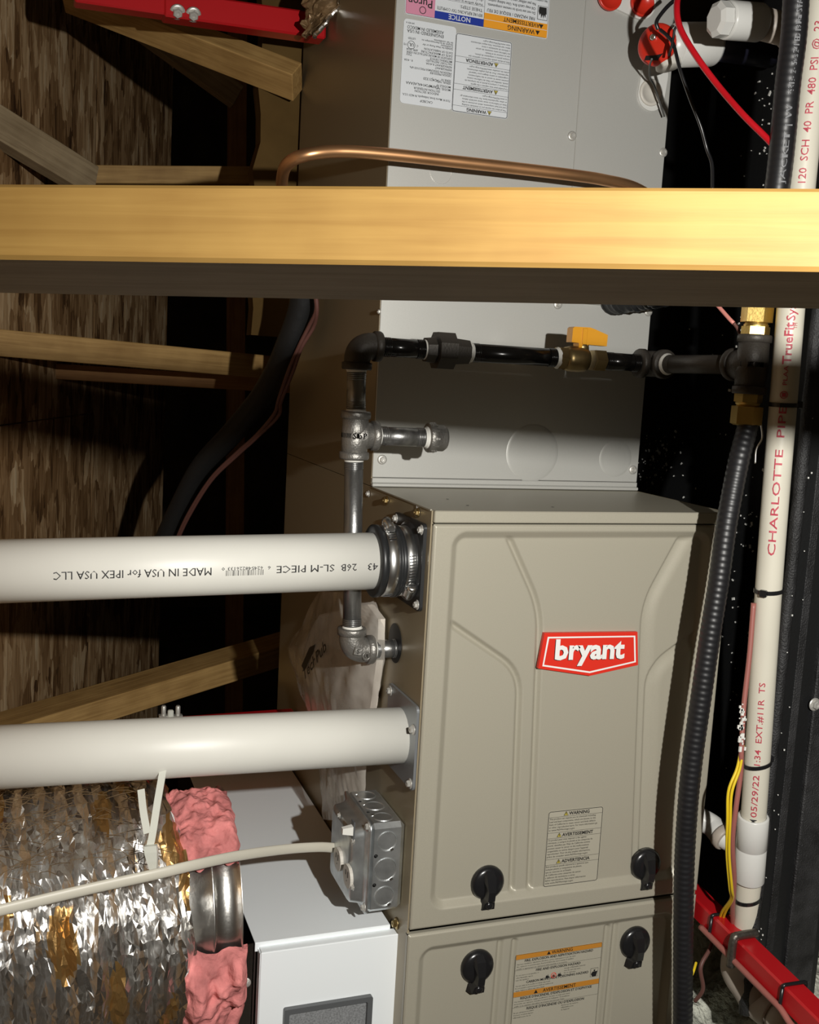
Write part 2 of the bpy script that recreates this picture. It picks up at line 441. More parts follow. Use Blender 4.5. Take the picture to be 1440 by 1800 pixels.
# the stud across the picture, close to the camera
pA, pB = atD(0, 322, .529), atD(1440, 330, .478)
qA, qB = atD(0, 455, .529), atD(1440, 476, .478)
d_ = (pB - pA).normalized(); up_ = ((pA - qA) + (pB - qB)); up_ = (up_ - d_ * up_.dot(d_)).normalized()
hh = ((pA - qA).length + (pB - qB).length) / 2
dp_ = d_.cross(up_) * -1
off = dp_ * .0445 if dp_.dot(F_) > 0 else dp_ * -.0445
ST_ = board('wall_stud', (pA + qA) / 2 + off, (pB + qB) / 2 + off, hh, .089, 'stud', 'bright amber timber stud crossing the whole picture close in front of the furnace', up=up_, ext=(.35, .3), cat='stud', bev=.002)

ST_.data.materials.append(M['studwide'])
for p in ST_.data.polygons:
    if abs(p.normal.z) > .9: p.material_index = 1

def webboard(px0, px1, y0, y1, hpx, t, mt, label, up=Z_, ext=(0, 0)):
    p0, p1 = atY(*px0, y0), atY(*px1, y1)
    h = hpx * (dep(p0) + dep(p1)) / 2 / FPX
    return board('truss_web', p0 + Y_ * (t / 2), p1 + Y_ * (t / 2), h, t, M and mt, label, TR, up, ext)
webboard((-20, 208), (146, 310), .95, 1.12, 58, .04, 'boardgrey', 'slanting grey truss web in the upper left corner, meeting the flat board', ext=(0, .02))
webboard((165, 306), (520, 308), 1.25, 1.25, 30, .04, 'board', 'flat yellowish truss board just above the left part of the amber stud')
webboard((120, -20), (530, 138), .95, .71, 36, .058, 'board', 'slanting truss board under the red strut at the top, lit along its upper edge', ext=(0, 0), up=V(0, .62, .8))
webboard((230, 30), (420, 168), 1.5, 1.5, 40, .04, 'boardgrey', 'dark slanting timber deep behind the board under the red strut', ext=(0, 0))
webboard((-30, 600), (500, 648), .95, 1.15, 43, .04, 'board', 'knotty horizontal truss board below the amber stud at the left', ext=(0, .03))
webboard((-30, 645), (500, 678), 1.32, 1.3, 26, .04, 'boardred', 'narrow reddish timber half hidden beneath the knotty truss board', ext=(0, .03))
webboard((-30, 1312), (520, 1144), .80, 1.08, 42, .088, 'board', 'rising truss board between the two white vent pipes', ext=(0, .03))
p0, p1 = atY(418, -30, 2.1), atY(411, 1300, 2.1)
board('rear_post', p0, p1, .04, .052, 'boardred', 'dark upright timber post far behind the truss boards', TR, up=Y_, ext=(.15, .3))

# ================================================================== FURNACE
FUR = thing('furnace', 'beige sheet metal furnace with two embossed doors, red badge and four black latches', 'furnace', (W / 2, .385, -.89))
b = MB()
th = .0012
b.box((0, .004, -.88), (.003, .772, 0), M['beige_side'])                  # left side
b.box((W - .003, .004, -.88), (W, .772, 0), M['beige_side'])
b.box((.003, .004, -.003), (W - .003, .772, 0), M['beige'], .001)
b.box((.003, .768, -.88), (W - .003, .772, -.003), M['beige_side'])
b.box((.003, .05, -.88), (W - .003, .768, -.876), M['beige_side'])
b.build('cabinet', FUR)
b = MB(); b.box((.0015, -.0035, -.0145), (W - .0015, .006, 0.0008), M['beige'], .0012)
b.build('front_flange', FUR)
b = MB(); b.box((-.0012, .055, -.0155), (.0005, .0565, 0), M['steel']); b.box((-.0012, .006, -.0005), (.001, .24, .0012), M['beige'])
b.build('corner_seam', FUR)
b = MB(); b.lathe((-.0008, .109, -.196), (1, 0, 0), [(0, .027), (.0006, .0262), (.0007, 0)], M['blackmatte'], 32)
b.build('pipe_opening', FUR)
for px, py in ((680, 880), (735, 901)): screw(FUR, atX(px, py, -.0008), (-1, 0, 0), .0042, 'brassscrew')
for px, py in ((648, 868), (688, 1212)): screw(FUR, atX(px, py, -.0008), (-1, 0, 0), .0034)
screw(FUR, atX(697, 1623, -.0008), (-1, 0, 0), .0052, 'brassscrew')
for px, py in ((787, 877), (822, 888), (972, 891)):
    p = at(px, py, 2, .0006); b = MB(); b.lathe(p, Z_, [(0, .0022), (.0002, 0)], M['ink'], 10); b.build('drill_hole', FUR)

def seg_d(Xg, Zg, pl):
    d = np.full(Xg.shape, 9.0)
    for (x0, z0), (x1, z1) in zip(pl, pl[1:]):
        vx, vz = x1 - x0, z1 - z0; L2 = vx * vx + vz * vz
        t = np.clip(((Xg - x0) * vx + (Zg - z0) * vz) / L2, 0, 1)
        d = np.minimum(d, np.hypot(Xg - x0 - t * vx, Zg - z0 - t * vz))
    return d
def soft(pl, n=7, r=.3):
    """rounds the bends of a polyline"""
    P = [np.array(p, float) for p in pl]; out = [P[0]]
    for a, b_, c in zip(P, P[1:], P[2:]):
        la, lc = np.linalg.norm(a - b_), np.linalg.norm(c - b_); k = min(la, lc, .11) * r
        s, e = b_ + (a - b_) / la * k, b_ + (c - b_) / lc * k
        for i in range(n + 1):
            t = i / n; out.append((1 - t) ** 2 * s + 2 * t * (1 - t) * b_ + t * t * e)
    out.append(P[-1]); return out
def rr_sdf(Xg, Zg, x0, x1, z0, z1, r):
    cx, cz = (x0 + x1) / 2, (z0 + z1) / 2; hx, hz = (x1 - x0) / 2 - r, (z1 - z0) / 2 - r
    qx, qz = np.abs(Xg - cx) - hx, np.abs(Zg - cz) - hz
    return np.hypot(np.maximum(qx, 0), np.maximum(qz, 0)) + np.minimum(np.maximum(qx, qz), 0) - r
def ramp(t):
    t = np.clip(t, -.2, 1.2); k = .10          # straight flank with tight bends
    return np.clip(np.where(t < k, np.maximum(t + k, 0) ** 2 / (4 * k), np.where(t > 1 - k, 1 - np.maximum(1 + k - t, 0) ** 2 / (4 * k), t)), 0, 1)
def sm(t): t = np.clip(t, 0, 1); return t * t * (3 - 2 * t)
PANEL_D = .0085
def door(name, z0, z1, x0, x1, rec, grooves, steps, mt, parent, nx=320, nz=420):
    xs = np.linspace(x0, x1, nx); zs = np.linspace(z1, z0, nz)
    Xg, Zg = np.meshgrid(xs, zs)
    sd = rr_sdf(Xg, Zg, *rec)
    h = PANEL_D * ramp((.001 - sd) / .0092)
    for pl, w, dpt in grooves:
        d = seg_d(Xg, Zg, pl)
        if w < 0:            # pressed step: falls sharply, then recovers slowly to the right
            zq = np.array([p[1] for p in pl])[::-1]; xq = np.array([p[0] for p in pl])[::-1]
            side = Xg > np.interp(Zg, zq, xq)
            h = h + dpt * np.where(side, sm(1 - d / .022), sm(1 - d / -w)) * sm((-sd - .004) / .010)
        else: h = h + dpt * ramp((1 - d / w) * 1.25) * sm((-sd - .004) / .010)
    e = .0022      # rolled edges
    ed = np.minimum.reduce([Xg - x0, x1 - Xg, Zg - z0, z1 - Zg]); h = h + .0025 * sm(1 - ed / e)
    b = MB(); k = b.mi(mt)
    b.v = [(float(x), float(y) - .0035, float(z)) for x, y, z in zip(Xg.ravel(), h.ravel(), Zg.ravel())]
    b.f = [(j * nx + i, (j + 1) * nx + i, (j + 1) * nx + i + 1, j * nx + i + 1) for j in range(nz - 1) for i in range(nx - 1)]
    b.m = [k] * len(b.f); b.s = [True] * len(b.f)
    n0 = len(b.f)
    # skirt to the cabinet
    b.box((x0, .0006, z0), (x0 + .002, .006, z1), mt); b.box((x1 - .002, .0006, z0), (x1, .006, z1), mt)
    b.box((x0, .0006, z0), (x1, .006, z0 + .002), mt); b.box((x0, .0006, z1 - .002), (x1, .006, z1), mt)
    return b.build(name, parent)
def dp(px, py): p = atY(px, py, PANEL_D - .0035); return (p.x, p.z)
def mirror(pl, c): return [(2 * c - x, z) for x, z in pl]
xl, xr = dp(790, 1000)[0] + .003, dp(1237, 1000)[0] - .003
cxm = (xl + xr) / 2
l1 = soft([dp(893, 941), dp(950, 1070), dp(929, 1612)])
l2 = soft([dp(786, 1092), dp(914, 1180), dp(898, 1612)])
r1 = soft([dp(1196, 943), dp(1131, 1062), dp(1111, 1590)])
r2 = soft([dp(1244, 1092), dp(1147, 1162), dp(1128, 1205), dp(1106, 1590)], r=.45)
r2 = soft([dp(1262, 1082), dp(1140, 1172), dp(1124, 1590)])
G = [(pl, .0056, .0052) for pl in (l1, l2)] + [(pl, -.0042, .0042) for pl in (r1, r2)]
zt = dp(900, 934)[1]; zb = -.549 + .024
UD = door('upper_door', -.5500, -.0165, .0015, W - .0015, (dp(789, 1000)[0], W - .036, zb, zt, .02), G, None, M['beige'], FUR)
# lower door
def dl(px, py): p = atY(px, py, PANEL_D - .0035); return (p.x, p.z)
g2 = [([dl(880, 1655), (dl(880, 1655)[0] - .004, -.88)], .0056, .0050), ([dl(905, 1655), (dl(905, 1655)[0] - .004, -.88)], .0056, .0050),
      ([dl(1068, 1630), (dl(1068, 1630)[0] - .004, -.88)], .0056, .0050), ([dl(1083, 1625), (dl(1083, 1625)[0] - .004, -.88)], .0056, .0050)]
LD = door('lower_door', -.88, -.5565, -.0005, W - .0015, (dl(733, 1700)[0], W - .036, -.84, dl(760, 1664)[1] + .004, .02), g2, None, M['beige'], FUR, 320, 260)

def latch(parent, px, py):
    c = atY(px, py, PANEL_D - .0038); b = MB(); mt = M['black']
    b.lathe(c, (0, -1, 0), [(-.002, .0235), (.003, .0238), (.006, .0225), (.0085, .019), (.0098, .012), (.0102, 0)], mt, 30)
    # grip: a tapering ridge that runs from the middle past the rim to a flat tab
    def sect(z, hw, y0, y1): return [c + V(-hw, -y0, z), c + V(-hw * .62, -y1, z), c + V(hw * .62, -y1, z), c + V(hw, -y0, z)]
    rows = [sect(.0195, .0085, .004, .0080), sect(.012, .0105, .006, .0150), sect(-.006, .0082, .006, .0200), sect(-.019, .0080, .002, .0185), sect(-.0235, .0115, .0015, .0135), sect(-.0345, .0142, .0015, .0100)]
    vs = [v for r in rows for v in r]
    fs = [(0, 1, 2, 3), tuple(len(vs) - 4 + i for i in (3, 2, 1, 0))]
    for k in range(len(rows) - 1):
        for i in range(3): fs.append((4 * k + i, 4 * k + 4 + i, 4 * k + 5 + i, 4 * k + 1 + i))
        fs.append((4 * k + 3, 4 * k + 7, 4 * k + 4, 4 * k))
    b.add(vs, fs, mt)
    b.lathe(c + V(0, -.006, -.0275), (0, -1, 0), [(0, .0055), (.008, .005), (.009, .003), (.0092, 0)], mt, 14)
    b.build('latch', parent)
latch(UD, 856, 1550); latch(UD, 1134, 1518); latch(LD, 838, 1697); latch(LD, 1115, 1655)

# badge
yb = PANEL_D - .0035
def pb(px, py): p = atY(px, py, yb); return (p.x, p.z)
out = [pb(954, 1111), pb(1117, 1109), pb(1118, 1167), pb(1033, 1186), pb(943, 1173)]
inn = [pb(959.5, 1117.5), pb(1113, 1115.5), pb(1114, 1162), pb(1033, 1181), pb(950, 1169)]
in2 = [pb(962, 1120.3), pb(1110.3, 1118), pb(1111.3, 1160), pb(1033, 1178), pb(953, 1166.5)]
o_ = V(0, yb, 0)
b = MB(); b.prism(out, o_, X_, Z_, .0055, M['badge'])
yo = V(0, yb - .0055 - .0003, 0)
k = len(inn)
vs = [yo + V(x, 0, z) for x, z in inn] + [yo + V(x, 0, z) for x, z in in2]
b.add(vs, [(i, (i + 1) % k, (i + 1) % k + k, i + k) for i in range(k)], M['badgewhite'])
tl = atY(975, 1158.5, yb - .006); tr = atY(1097, 1156, yb - .006)
ux = (tr - tl); wid = ux.length; ux.normalize(); uz = Z_
vs, fs, gw, gh = glyphs('bryant', .036)
hx = .0135 / .7 / 1.0
b2 = [tl + ux * (x * wid / gw) + uz * (y * .0262 / .7) + V(0, -.0006, 0) for x, y in vs]
b.add(b2, fs, M['badgewhite'])
b.add([v + V(0, .0008, 0) + V(-.0006, 0, -.0009) for v in b2], fs, M['ink'])
b.build('badge', UD)

def tri_mark(b, c, ux, uy, s, fill):
    for k, (sc_, mt, lf) in enumerate(((1, M['ink'], .0002), (.72, fill, .0004))):
        n = ux.cross(uy) * lf
        b.add([c + n + ux * (-s * .58 * sc_) + uy * (-s * .33 * sc_), c + n + ux * (s * .58 * sc_) + uy * (-s * .33 * sc_), c + n + uy * (s * .67 * sc_)], [(0, 1, 2)], mt)
    n = ux.cross(uy) * .0006; w = s * .07
    b.add([c + n + ux * -w + uy * (-s * .12), c + n + ux * w + uy * (-s * .12), c + n + ux * w + uy * (s * .35), c + n + ux * -w + uy * (s * .35)], [(0, 1, 2, 3)], M['ink'])
def plate(b, o, ux, uy, w, h, r, mt, th=.0005, frame=None, inset=.0009, fw=.0004):
    n = ux.cross(uy).normalized()
    b.prism(rrect(w, h, r), o, ux, uy, th, mt)
    if frame:
        a = rrect(w - 2 * inset, h - 2 * inset, max(r - inset, .0005), 5, inset, inset)
        i2 = inset + fw; c = rrect(w - 2 * i2, h - 2 * i2, max(r - i2, .0003), 5, i2, i2); k = len(a)
        q = n * (th + .0002)
        b.add([o + q + ux * x + uy * y for x, y in a] + [o + q + ux * x + uy * y for x, y in c], [(i, (i + 1) % k, (i + 1) % k + k, i + k) for i in range(k)], frame)
def bar(b, o, ux, uy, x0, x1, y0, y1, mt, lift=.0008):
    n = ux.cross(uy).normalized() * lift
    b.add([o + n + ux * x + uy * y for x, y in ((x0, y0), (x1, y0), (x1, y1), (x0, y1))], [(0, 1, 2, 3)], mt)
WARN = [
 ('WARNING', ['This product can expose you to chemicals including', 'Lead and lead components, which are known to the', 'State of California to cause cancer and birth defects', 'or other reproductive harm. For more information go', 'to www.P65Warnings.ca.gov']),
 ('AVERTISSEMENT', ['Ce produit peut vous exposer a des agents', 'chimiques, y compris le plomb et les composes de', 'plomb, identifies par l\'Etat de Californie comme', 'pouvant causer le cancer et des malformations', 'congenitales ou autres dangers pour l\'appareil', 'reproducteur. Pour de plus amples informations,', 'prière de consulter www.P65Warnings.ca.gov']),
 ('ADVERTENCIA', ['Este producto puede exponerte a quimicos que', 'incluyen plomo y compuestos de plomo,', 'que se conocen en el Estado', 'de California como causantes de cancer', 'y defectos de nacimiento u otros', 'daños reproductivos. Para mayor informacion', 'visite www.P65Warnings.ca.gov'])]
def warn_label(b, o, ux, uy, w, h, base, tri):
    plate(b, o, ux, uy, w, h, .004, base, .0004, M['ink'], .0006, .0008)
    n = .0006; y = h - .0012
    tot = sum(2.1 + len(t) * 1.0 + .5 for _, t in WARN); u = (h - .0025) / tot
    for k, (hd, lines) in enumerate(WARN):
        y -= u * 2.1
        b.text(hd, o + ux * (w * .56) + uy * (y + u * .55), ux, uy, M['ink'], h=u * 1.15, lift=n, align='C', bold=.030, wmax=w * .62)
        tri_mark(b, o + ux * (w * .56 - min(w * .62, glyphs(hd, .030)[2] * u * 1.15 / .7) / 2 - u * 1.15) + uy * (y + u * .95) + ux.cross(uy) * n, ux, uy, u * 1.6, tri)
        bar(b, o, ux, uy, .001, w - .001, y + u * .05, y + u * .05 + .0004, M['ink'], n)
        for t in lines:
            y -= u; b.text(t, o + ux * (w * .03) + uy * (y + u * .22), ux, uy, M['ink'], h=u * .60, lift=n, wmax=w * .94, bold=.006)
        y -= u * .5
        if k < 2: bar(b, o, ux, uy, .001, w - .001, y, y + .0004, M['ink'], n)
yl = PANEL_D - .0038
a, c, e = atY(954, 1560, yl), atY(1050, 1548, yl), atY(960, 1427, yl)
b = MB(); warn_label(b, V(a.x, yl, a.z), X_, Z_, c.x - a.x, e.z - a.z, M['labelclear'], M['yellowink'])
b.build('warning_label', UD)

# big hazard label on the lower door
a, c, e = atY(902, 1745, yl), atY(1053, 1725, yl), atY(906, 1679, yl)
lw = c.x - a.x; x0 = a.x; ztop = e.z; lh = .20
b = MB(); o = V(x0, yl, ztop - lh)
plate(b, o, X_, Z_, lw, lh, .003, M['labelclear'], .0004, M['ink'], .0002, .0004)
def rows(b, o, w, y, items, n=.0007):
    for kind, t, s in items:
        if kind == 'band':
            bar(b, o, X_, Z_, .0005, w - .0005, y - s, y, M['orangedull'], n - .0002)
            bar(b, o, X_, Z_, .0005, w - .0005, y - s - .0003, y - s, M['ink'], n)
            b.text(t, o + X_ * (w * .53) + Z_ * (y - s * .82), X_, Z_, M['ink'], h=s * .66, lift=n, align='C', bold=.012)
            tri_mark(b, o + X_ * (w * .53 - len(t) * s * .33 - s * .6) + Z_ * (y - s * .6) + V(0, -n, 0), X_, Z_, s * .7, M['ink'])
        elif kind == 'head': b.text(t, o + X_ * (w * .5) + Z_ * (y - s * .86), X_, Z_, M['ink'], h=s * .66, lift=n, align='C', wmax=w * .92, bold=.024)
        elif kind == 'line': bar(b, o, X_, Z_, .0005, w - .0005, y - .0003, y, M['ink'], n)
        elif kind == 'txt': b.text(t, o + X_ * (w * .02) + Z_ * (y - s * .8), X_, Z_, M['ink'], h=s * .54, lift=n, wmax=w * .95)
        elif kind == 'half':
            b.text(t[0], o + X_ * (w * .02) + Z_ * (y - s * .8), X_, Z_, M['ink'], h=s * .54, lift=n, wmax=w * .34)
            b.text(t[1], o + X_ * (w * .57) + Z_ * (y - s * .8), X_, Z_, M['ink'], h=s * .54, lift=n, wmax=w * .28)
        y -= s
    return y
fine = ['Improper installation, adjustment, alteration, service, maintenance or use can cause', 'fire, explosion or personal injury. Read and follow the user\'s manual. A qualified', 'installer or agency must use only factory authorized kits or accessories.']
finf = ['Une mauvaise installation, reglage, modification, entretien ou usage peut causer', 'un incendie, une explosion. Consulter le manuel de l\'utilisateur. Un installateur', 'qualifie ou un organisme doit utiliser des trousses autorisees par l\'usine.']
items = [('band', 'WARNING', .0072), ('head', 'FIRE, EXPLOSION AND ASPHYXIATION HAZARD', .0052)] + [('txt', t, .0035) for t in fine] + [('line', '', .0006), ('head', 'FIRE AND EXPLOSION HAZARD', .0052)] \
    + [('half', ('Do not store or use gasoline or', 'Storage of flammable materials'), .0035), ('half', ('other flammable vapors', 'near the unit may cause'), .0035), ('half', ('near this appliance.', 'fire or explosion.'), .0035), ('head', 'CARBON MONOXIDE POISONING HAZARD', .0052)] \
    + [('txt', t, .0035) for t in ('Operate with doors in place or injury may result.', 'Do not install in enclosed spaces without outdoor air', 'supply. Failure to follow may cause death.')] \
    + [('band', 'AVERTISSEMENT', .0075), ('head', "RISQUE D'INCENDIE, D'EXPLOSION ET D'ASPHYXIE", .0052)] + [('txt', t, .0035) for t in finf] + [('line', '', .0006), ('head', "RISQUE D'INCENDIE OU D'EXPLOSION", .0055)] \
    + [('half', ('Ne pas entreposer ni utiliser', 'Entreposer des matieres'), .0035), ('half', ("d'essence ou autres vapeurs", 'inflammables pres'), .0035), ('half', ('inflammables pres de cet', "de l'appareil"), .0035)]
rows(b, o, lw, lh, items)
# small pictograms: a ringed no-flame sign, two flames, a blast figure
def picto(yc):
    c = o + X_ * (lw * .45) + Z_ * yc + V(0, -.0008, 0)
    b.lathe(c, (0, -1, 0), [(0, .0042), (.0001, .0034)], M['badge'], 20, cap=False)
    b.obox(c, X_ * .003 + Z_ * .002, Z_ * .0003, V(0, .0001, 0), M['badge'])
    for dx in (-.0095, .0, .0095):
        f = c + X_ * dx; s = .003 if dx else .002
        b.add([f + X_ * x * s + Z_ * z * s for x, z in ((-1, -.9), (1, -.9), (.9, .1), (.5, -.2), (.25, 1), (-.1, .1), (-.5, .6), (-.9, 0))], [(0, 1, 2, 3), (0, 3, 4, 5), (0, 5, 6, 7)], M['ink'])
picto(lh - .0385)
c = o + X_ * (lw * .93) + Z_ * (lh - .044) + V(0, -.0008, 0)
for q in ([(-.006, -.0065), (.006, -.0065), (.006, .0065), (-.006, .0065)],):
    b.add([c + X_ * x + Z_ * z for x, z in q], [(0, 1, 2, 3)], M['ink'])
    b.add([c + V(0, -.0001, 0) + X_ * x * .93 + Z_ * z * .93 for x, z in q], [(0, 1, 2, 3)], M['labelclear'])
c2 = c + V(0, -.0002, 0)
b.lathe(c2 + Z_ * .003, (0, -1, 0), [(0, .0014), (.0001, 0)], M['ink'], 12)
b.add([c2 + X_ * x + Z_ * z for x, z in ((-.003, -.006), (.003, -.006), (.0028, .0015), (-.0028, .0015), (-.0052, -.002), (.0052, .002))], [(0, 1, 2, 3), (0, 3, 4), (1, 5, 2)], M['ink'])
b.build('hazard_label', LD)

# ================================================================== COIL CABINET on top of the furnace
COIL = thing('coil_cabinet', 'grey sheet metal coil cabinet standing on the furnace, with upside-down labels', 'cabinet', (W / 2, .5, 0))
xc = W - .001; CT = .86
b = MB(); b.box((0, D1 + .003, .001), (.003, .772, CT), M['beige_side']); b.box((xc - .003, D1 + .003, .001), (xc, .772, CT), M['beige_side'])
b.box((.003, .768, .001), (xc - .003, .772, CT), M['beige_side']); b.box((.003, D1 + .003, CT - .003), (xc - .003, .768, CT), M['beige_side'])
b.build('casing', COIL)
zs = .37                                   # joint between the upper and lower front panels, behind the stud
xs_ = atY(1020, 150, D1).x
b = MB(); b.box((.0005, D1, .014), (xc, D1 + .003, zs), M['grey'], .001); b.build('lower_panel', COIL)
b = MB(); b.box((.0005, D1, zs + .002), (xs_ - .0008, D1 + .003, CT), M['grey'], .001); b.build('access_panel', COIL)
b = MB(); b.box((xs_ - .0009, D1 - .0014, zs + .002), (xc, D1 + .003, CT), M['grey'], .001); b.build('pipe_panel', COIL)
b = MB(); b.box((-.0005, D1 - .006, .001), (xc + .0005, D1 + .002, .006), M['grey'], .0012); b.box((0, D1 - .0022, .006), (xc, D1 + .002, .0135), M['grey'], .0012); b.build('base_flange', COIL)
for px, py in ((688, 508), (672, 808), (981, 535), (1140, 548), (1113, 826), (1006, 239), (1166, 268)): screw(COIL, atY(px, py, D1 - .0006), (0, -1, 0), .0046)
for px, py in ((655, 515), (668, 548)): screw(COIL, atX(px, py, -.0006), (-1, 0, 0), .003)
for px, py, rx in ((936, 796, .045), (1082, 806, .030)):
    p = atY(px, py, D1)
    b = MB(); b.lathe(p, (0, -1, 0), [(-.0005, rx), (0, rx - .001), (.0003, rx - .006), (.0007, rx - .012), (.0010, rx * .5), (.0011, 0)], M['grey'], 40); b.build('embossed_disc', COIL)
p = atY(775, 303, D1)
b = MB(); b.lathe(p, (0, -1, 0), [(-.0005, .0165), (.0004, .0165), (.0004, .0158), (-.0002, .0157)], M['screw'], 32, cap=False); b.build('knockout', COIL)
# raised rounded panel round the suction pipe
a, c = atY(998, 529, D1), atY(1160, 400, D1)
b = MB(); pts = [V(a.x + x, D1 - .0008, a.z + z) for x, z in rrect(c.x - a.x, c.z - a.z, .016, 6)]; pts.append(pts[0]); b.tube(pts, .0026, M['grey'], 8); b.build('embossed_rim', COIL)
b = MB(); q = [atY(660, 846, D1), atY(1116, 858, D1)]; b.tube([V(q[0].x, D1 + .0004, q[0].z), V(q[1].x, D1 + .0004, q[1].z)], .0012, M['grey'], 8); b.build('crease', COIL)

# labels, printed upside down
def ul(px_tl, px_br, off=.0008):
    a, c = atY(*px_tl, D1 - off), atY(*px_br, D1 - off); return a, c
# rating plate
x0, x1 = atY(702, 185, D1).x, atY(798, 120, D1).x; z0, z1 = atY(745, 187, D1).z, atY(765, 42, D1).z
w, h = x1 - x0, z1 - z0
b = MB(); o = V(x0, D1 - .0008, z0); n = -Y_
plate(b, o, X_, Z_, w, h, .005, M['label'], .0004)
O2 = V(x1, D1 - .0008, z1)                      # reading frame, turned by 180 degrees
def rt(t, fx, fy, s, bold=0, al='L', wm=None, mt='ink'):
    b.text(t, O2 - X_ * (fx * w) + -Z_ * (0) - Z_ * 0 + Z_ * (-(1 - fy) * h), -X_, -Z_, M[mt], h=s, lift=.0007, align=al, bold=bold, wmax=wm)
R_LINES = [('CAC/BDP', .5, .07, .0032, 'C'), ('7310 W. Morris Street, Indianapolis, IN 46231 U.S.A.', .5, .12, .0030, 'C'), ('INDOOR SECTION', .5, .18, .0030, 'C'), ('SECTION INTERIEUR', .5, .215, .0030, 'C'),
 ('MODEL NO.', .05, .25, .0030, 'L'), ('MODELE N\u00b0', .05, .285, .0030, 'L'), ('CAPMP2414ALAEAAA', .28, .265, .0036, 'L'), ('SERIAL NO.', .05, .33, .0030, 'L'), ('SERIE N\u00b0', .05, .36, .0030, 'L'), ('1424J21320', .28, .345, .0036, 'L'),
 ('DESIGN PRESSURE', .05, .42, .0028, 'L'), ('PRESSION DESIGN', .05, .45, .0028, 'L'), ('450 PSIG', .46, .45, .0028, 'L'), ('3103 kPa', .66, .45, .0028, 'L'), ('REFRIGERANT', .05, .49, .0028, 'L'), ('REFRIGERANT R-410A', .05, .525, .0028, 'L'), ('R - 410A', .8, .53, .0028, 'L'),
 ('FACTORY INSTALLED', .05, .56, .0028, 'L'), ('METERING DEVICE', .05, .59, .0028, 'L'), ('DISPOSITIF DE MESURE INSTALLE EN USINE', .05, .625, .0028, 'L'), ('TXV', .82, .60, .0030, 'L'), ('DATE OF MANUFACTURE    APR 2024', .05, .66, .0030, 'L'), ('DATE OF FABRICATION', .05, .695, .0028, 'L'),
 ('Suitable for Heat Pump or Air', .05, .74, .0026, 'L'), ('Conditioner', .05, .765, .0026, 'L'), ('Section de la thermopompe ou', .05, .79, .0026, 'L'), ('de l\'air conditionne', .05, .815, .0026, 'L'), ('ENGINEERED IN USA', .24, .88, .0042, 'L'), ('ASSEMBLED IN MEXICO', .24, .925, .0042, 'L'), ('349 REV A', .8, .965, .0022, 'L')]
for t, fx, fy, s, al_ in R_LINES: b.text(t, O2 - X_ * (fx * w) - V(0, 0, h) + Z_ * (fy * h), -X_, -Z_, M['ink'], h=s, lift=.0007, align=al_, wmax=w * (.92 - (fx if al_ == 'L' else 0) * .95), bold=.006)
c = O2 - X_ * (.84 * w) - V(0, 0, h) + Z_ * (.70 * h) + n * .0008
b.lathe(c, n, [(0, .0056), (.0001, .0050)], M['ink'], 24, cap=False)
b.text('UL', c + Z_ * .0022, -X_, -Z_, M['ink'], h=.0042, lift=.0003, align='C', bold=.01)
b.text('C', c + X_ * .009 + Z_ * .0012, -X_, -Z_, M['ink'], h=.003, lift=.0003, align='C'); b.text('US', c - X_ * .009 + Z_ * .0012, -X_, -Z_, M['ink'], h=.003, lift=.0003, align='C')
b.text('LISTED', c + Z_ * .0098, -X_, -Z_, M['ink'], h=.0026, lift=.0003, align='C')
b.build('rating_plate', COIL)
# three language warning label
x0, x1 = atY(797, 130, D1).x, atY(896, 140, D1).x; z0, z1 = atY(842, 203, D1).z, atY(850, 66, D1).z
b = MB(); warn_label(b, V(x1, D1 - .0008, z1), -X_, -Z_, x1 - x0, z1 - z0, M['label'], M['yellowink']); b.build('warning_label', COIL)
# upper label: pink, blue and orange fields
x0, x1 = atY(711, 22, D1).x, atY(962, 60, D1).x; z0 = atY(836, 47, D1).z; w = x1 - x0; h = .16
b = MB(); o = V(x1, D1 - .0008, z0 + h)            # reading frame origin: bottom left of the turned label
ux, uy = -X_, -Z_
plate(b, o, ux, uy, w, h, .004, M['label'], .0004, M['ink'], .0010, .0004)
fx1, fx2 = .46 * w, .80 * w
bar(b, o, ux, uy, .0012, fx1, h - .0115, h - .0014, M['orange']); bar(b, o, ux, uy, .0012, fx1, h - .0205, h - .0121, M['orange'])
b.text('WARNING', o + ux * (fx1 * .42) + uy * (h - .0095), ux, uy, M['ink'], h=.0062, lift=.001, align='C', bold=.012)
b.text('AVERTISSEMENT', o + ux * (fx1 * .42) + uy * (h - .0188), ux, uy, M['ink'], h=.0055, lift=.001, align='C', bold=.012)
tri_mark(b, o + ux * (fx1 * .42 - .026) + uy * (h - .0072) + n * .0009, ux, uy, .006, M['ink']); tri_mark(b, o + ux * (fx1 * .42 - .031) + uy * (h - .0165) + n * .0009, ux, uy, .006, M['ink'])
y = h - .0265
for t, s in (('FIRE HAZARD / RISQUE DE FEU', .0044), ('Do not use torch to remove components.', .0038), ('Oil may catch fire. Use tubing cutter.', .0038), ('Ne pas utiliser une torche pour retirer', .0038), ('les composants. Huile peut prendre feu.', .0038), ('Utiliser une coupe-tube.', .0038)):
    b.text(t, o + ux * (.022 if y > h - .05 else .004) + uy * y, ux, uy, M['ink'], h=s, lift=.001, wmax=fx1 - .026, bold=.004); y -= s * 1.62
bar(b, o, ux, uy, .0012, fx1, y + .003, y + .0034, M['ink'])
for t, s in (('EXPLOSION HAZARD', .0058), ("RISQUE D'EXPLOSION", .0052), ('Relieve pressure before', .0038), ('opening the system.', .0038)):
    b.text(t, o + ux * .004 + uy * (y - s * .8), ux, uy, M['ink'], h=s, lift=.001, bold=.008, wmax=fx1 - .008); y -= s * 1.6
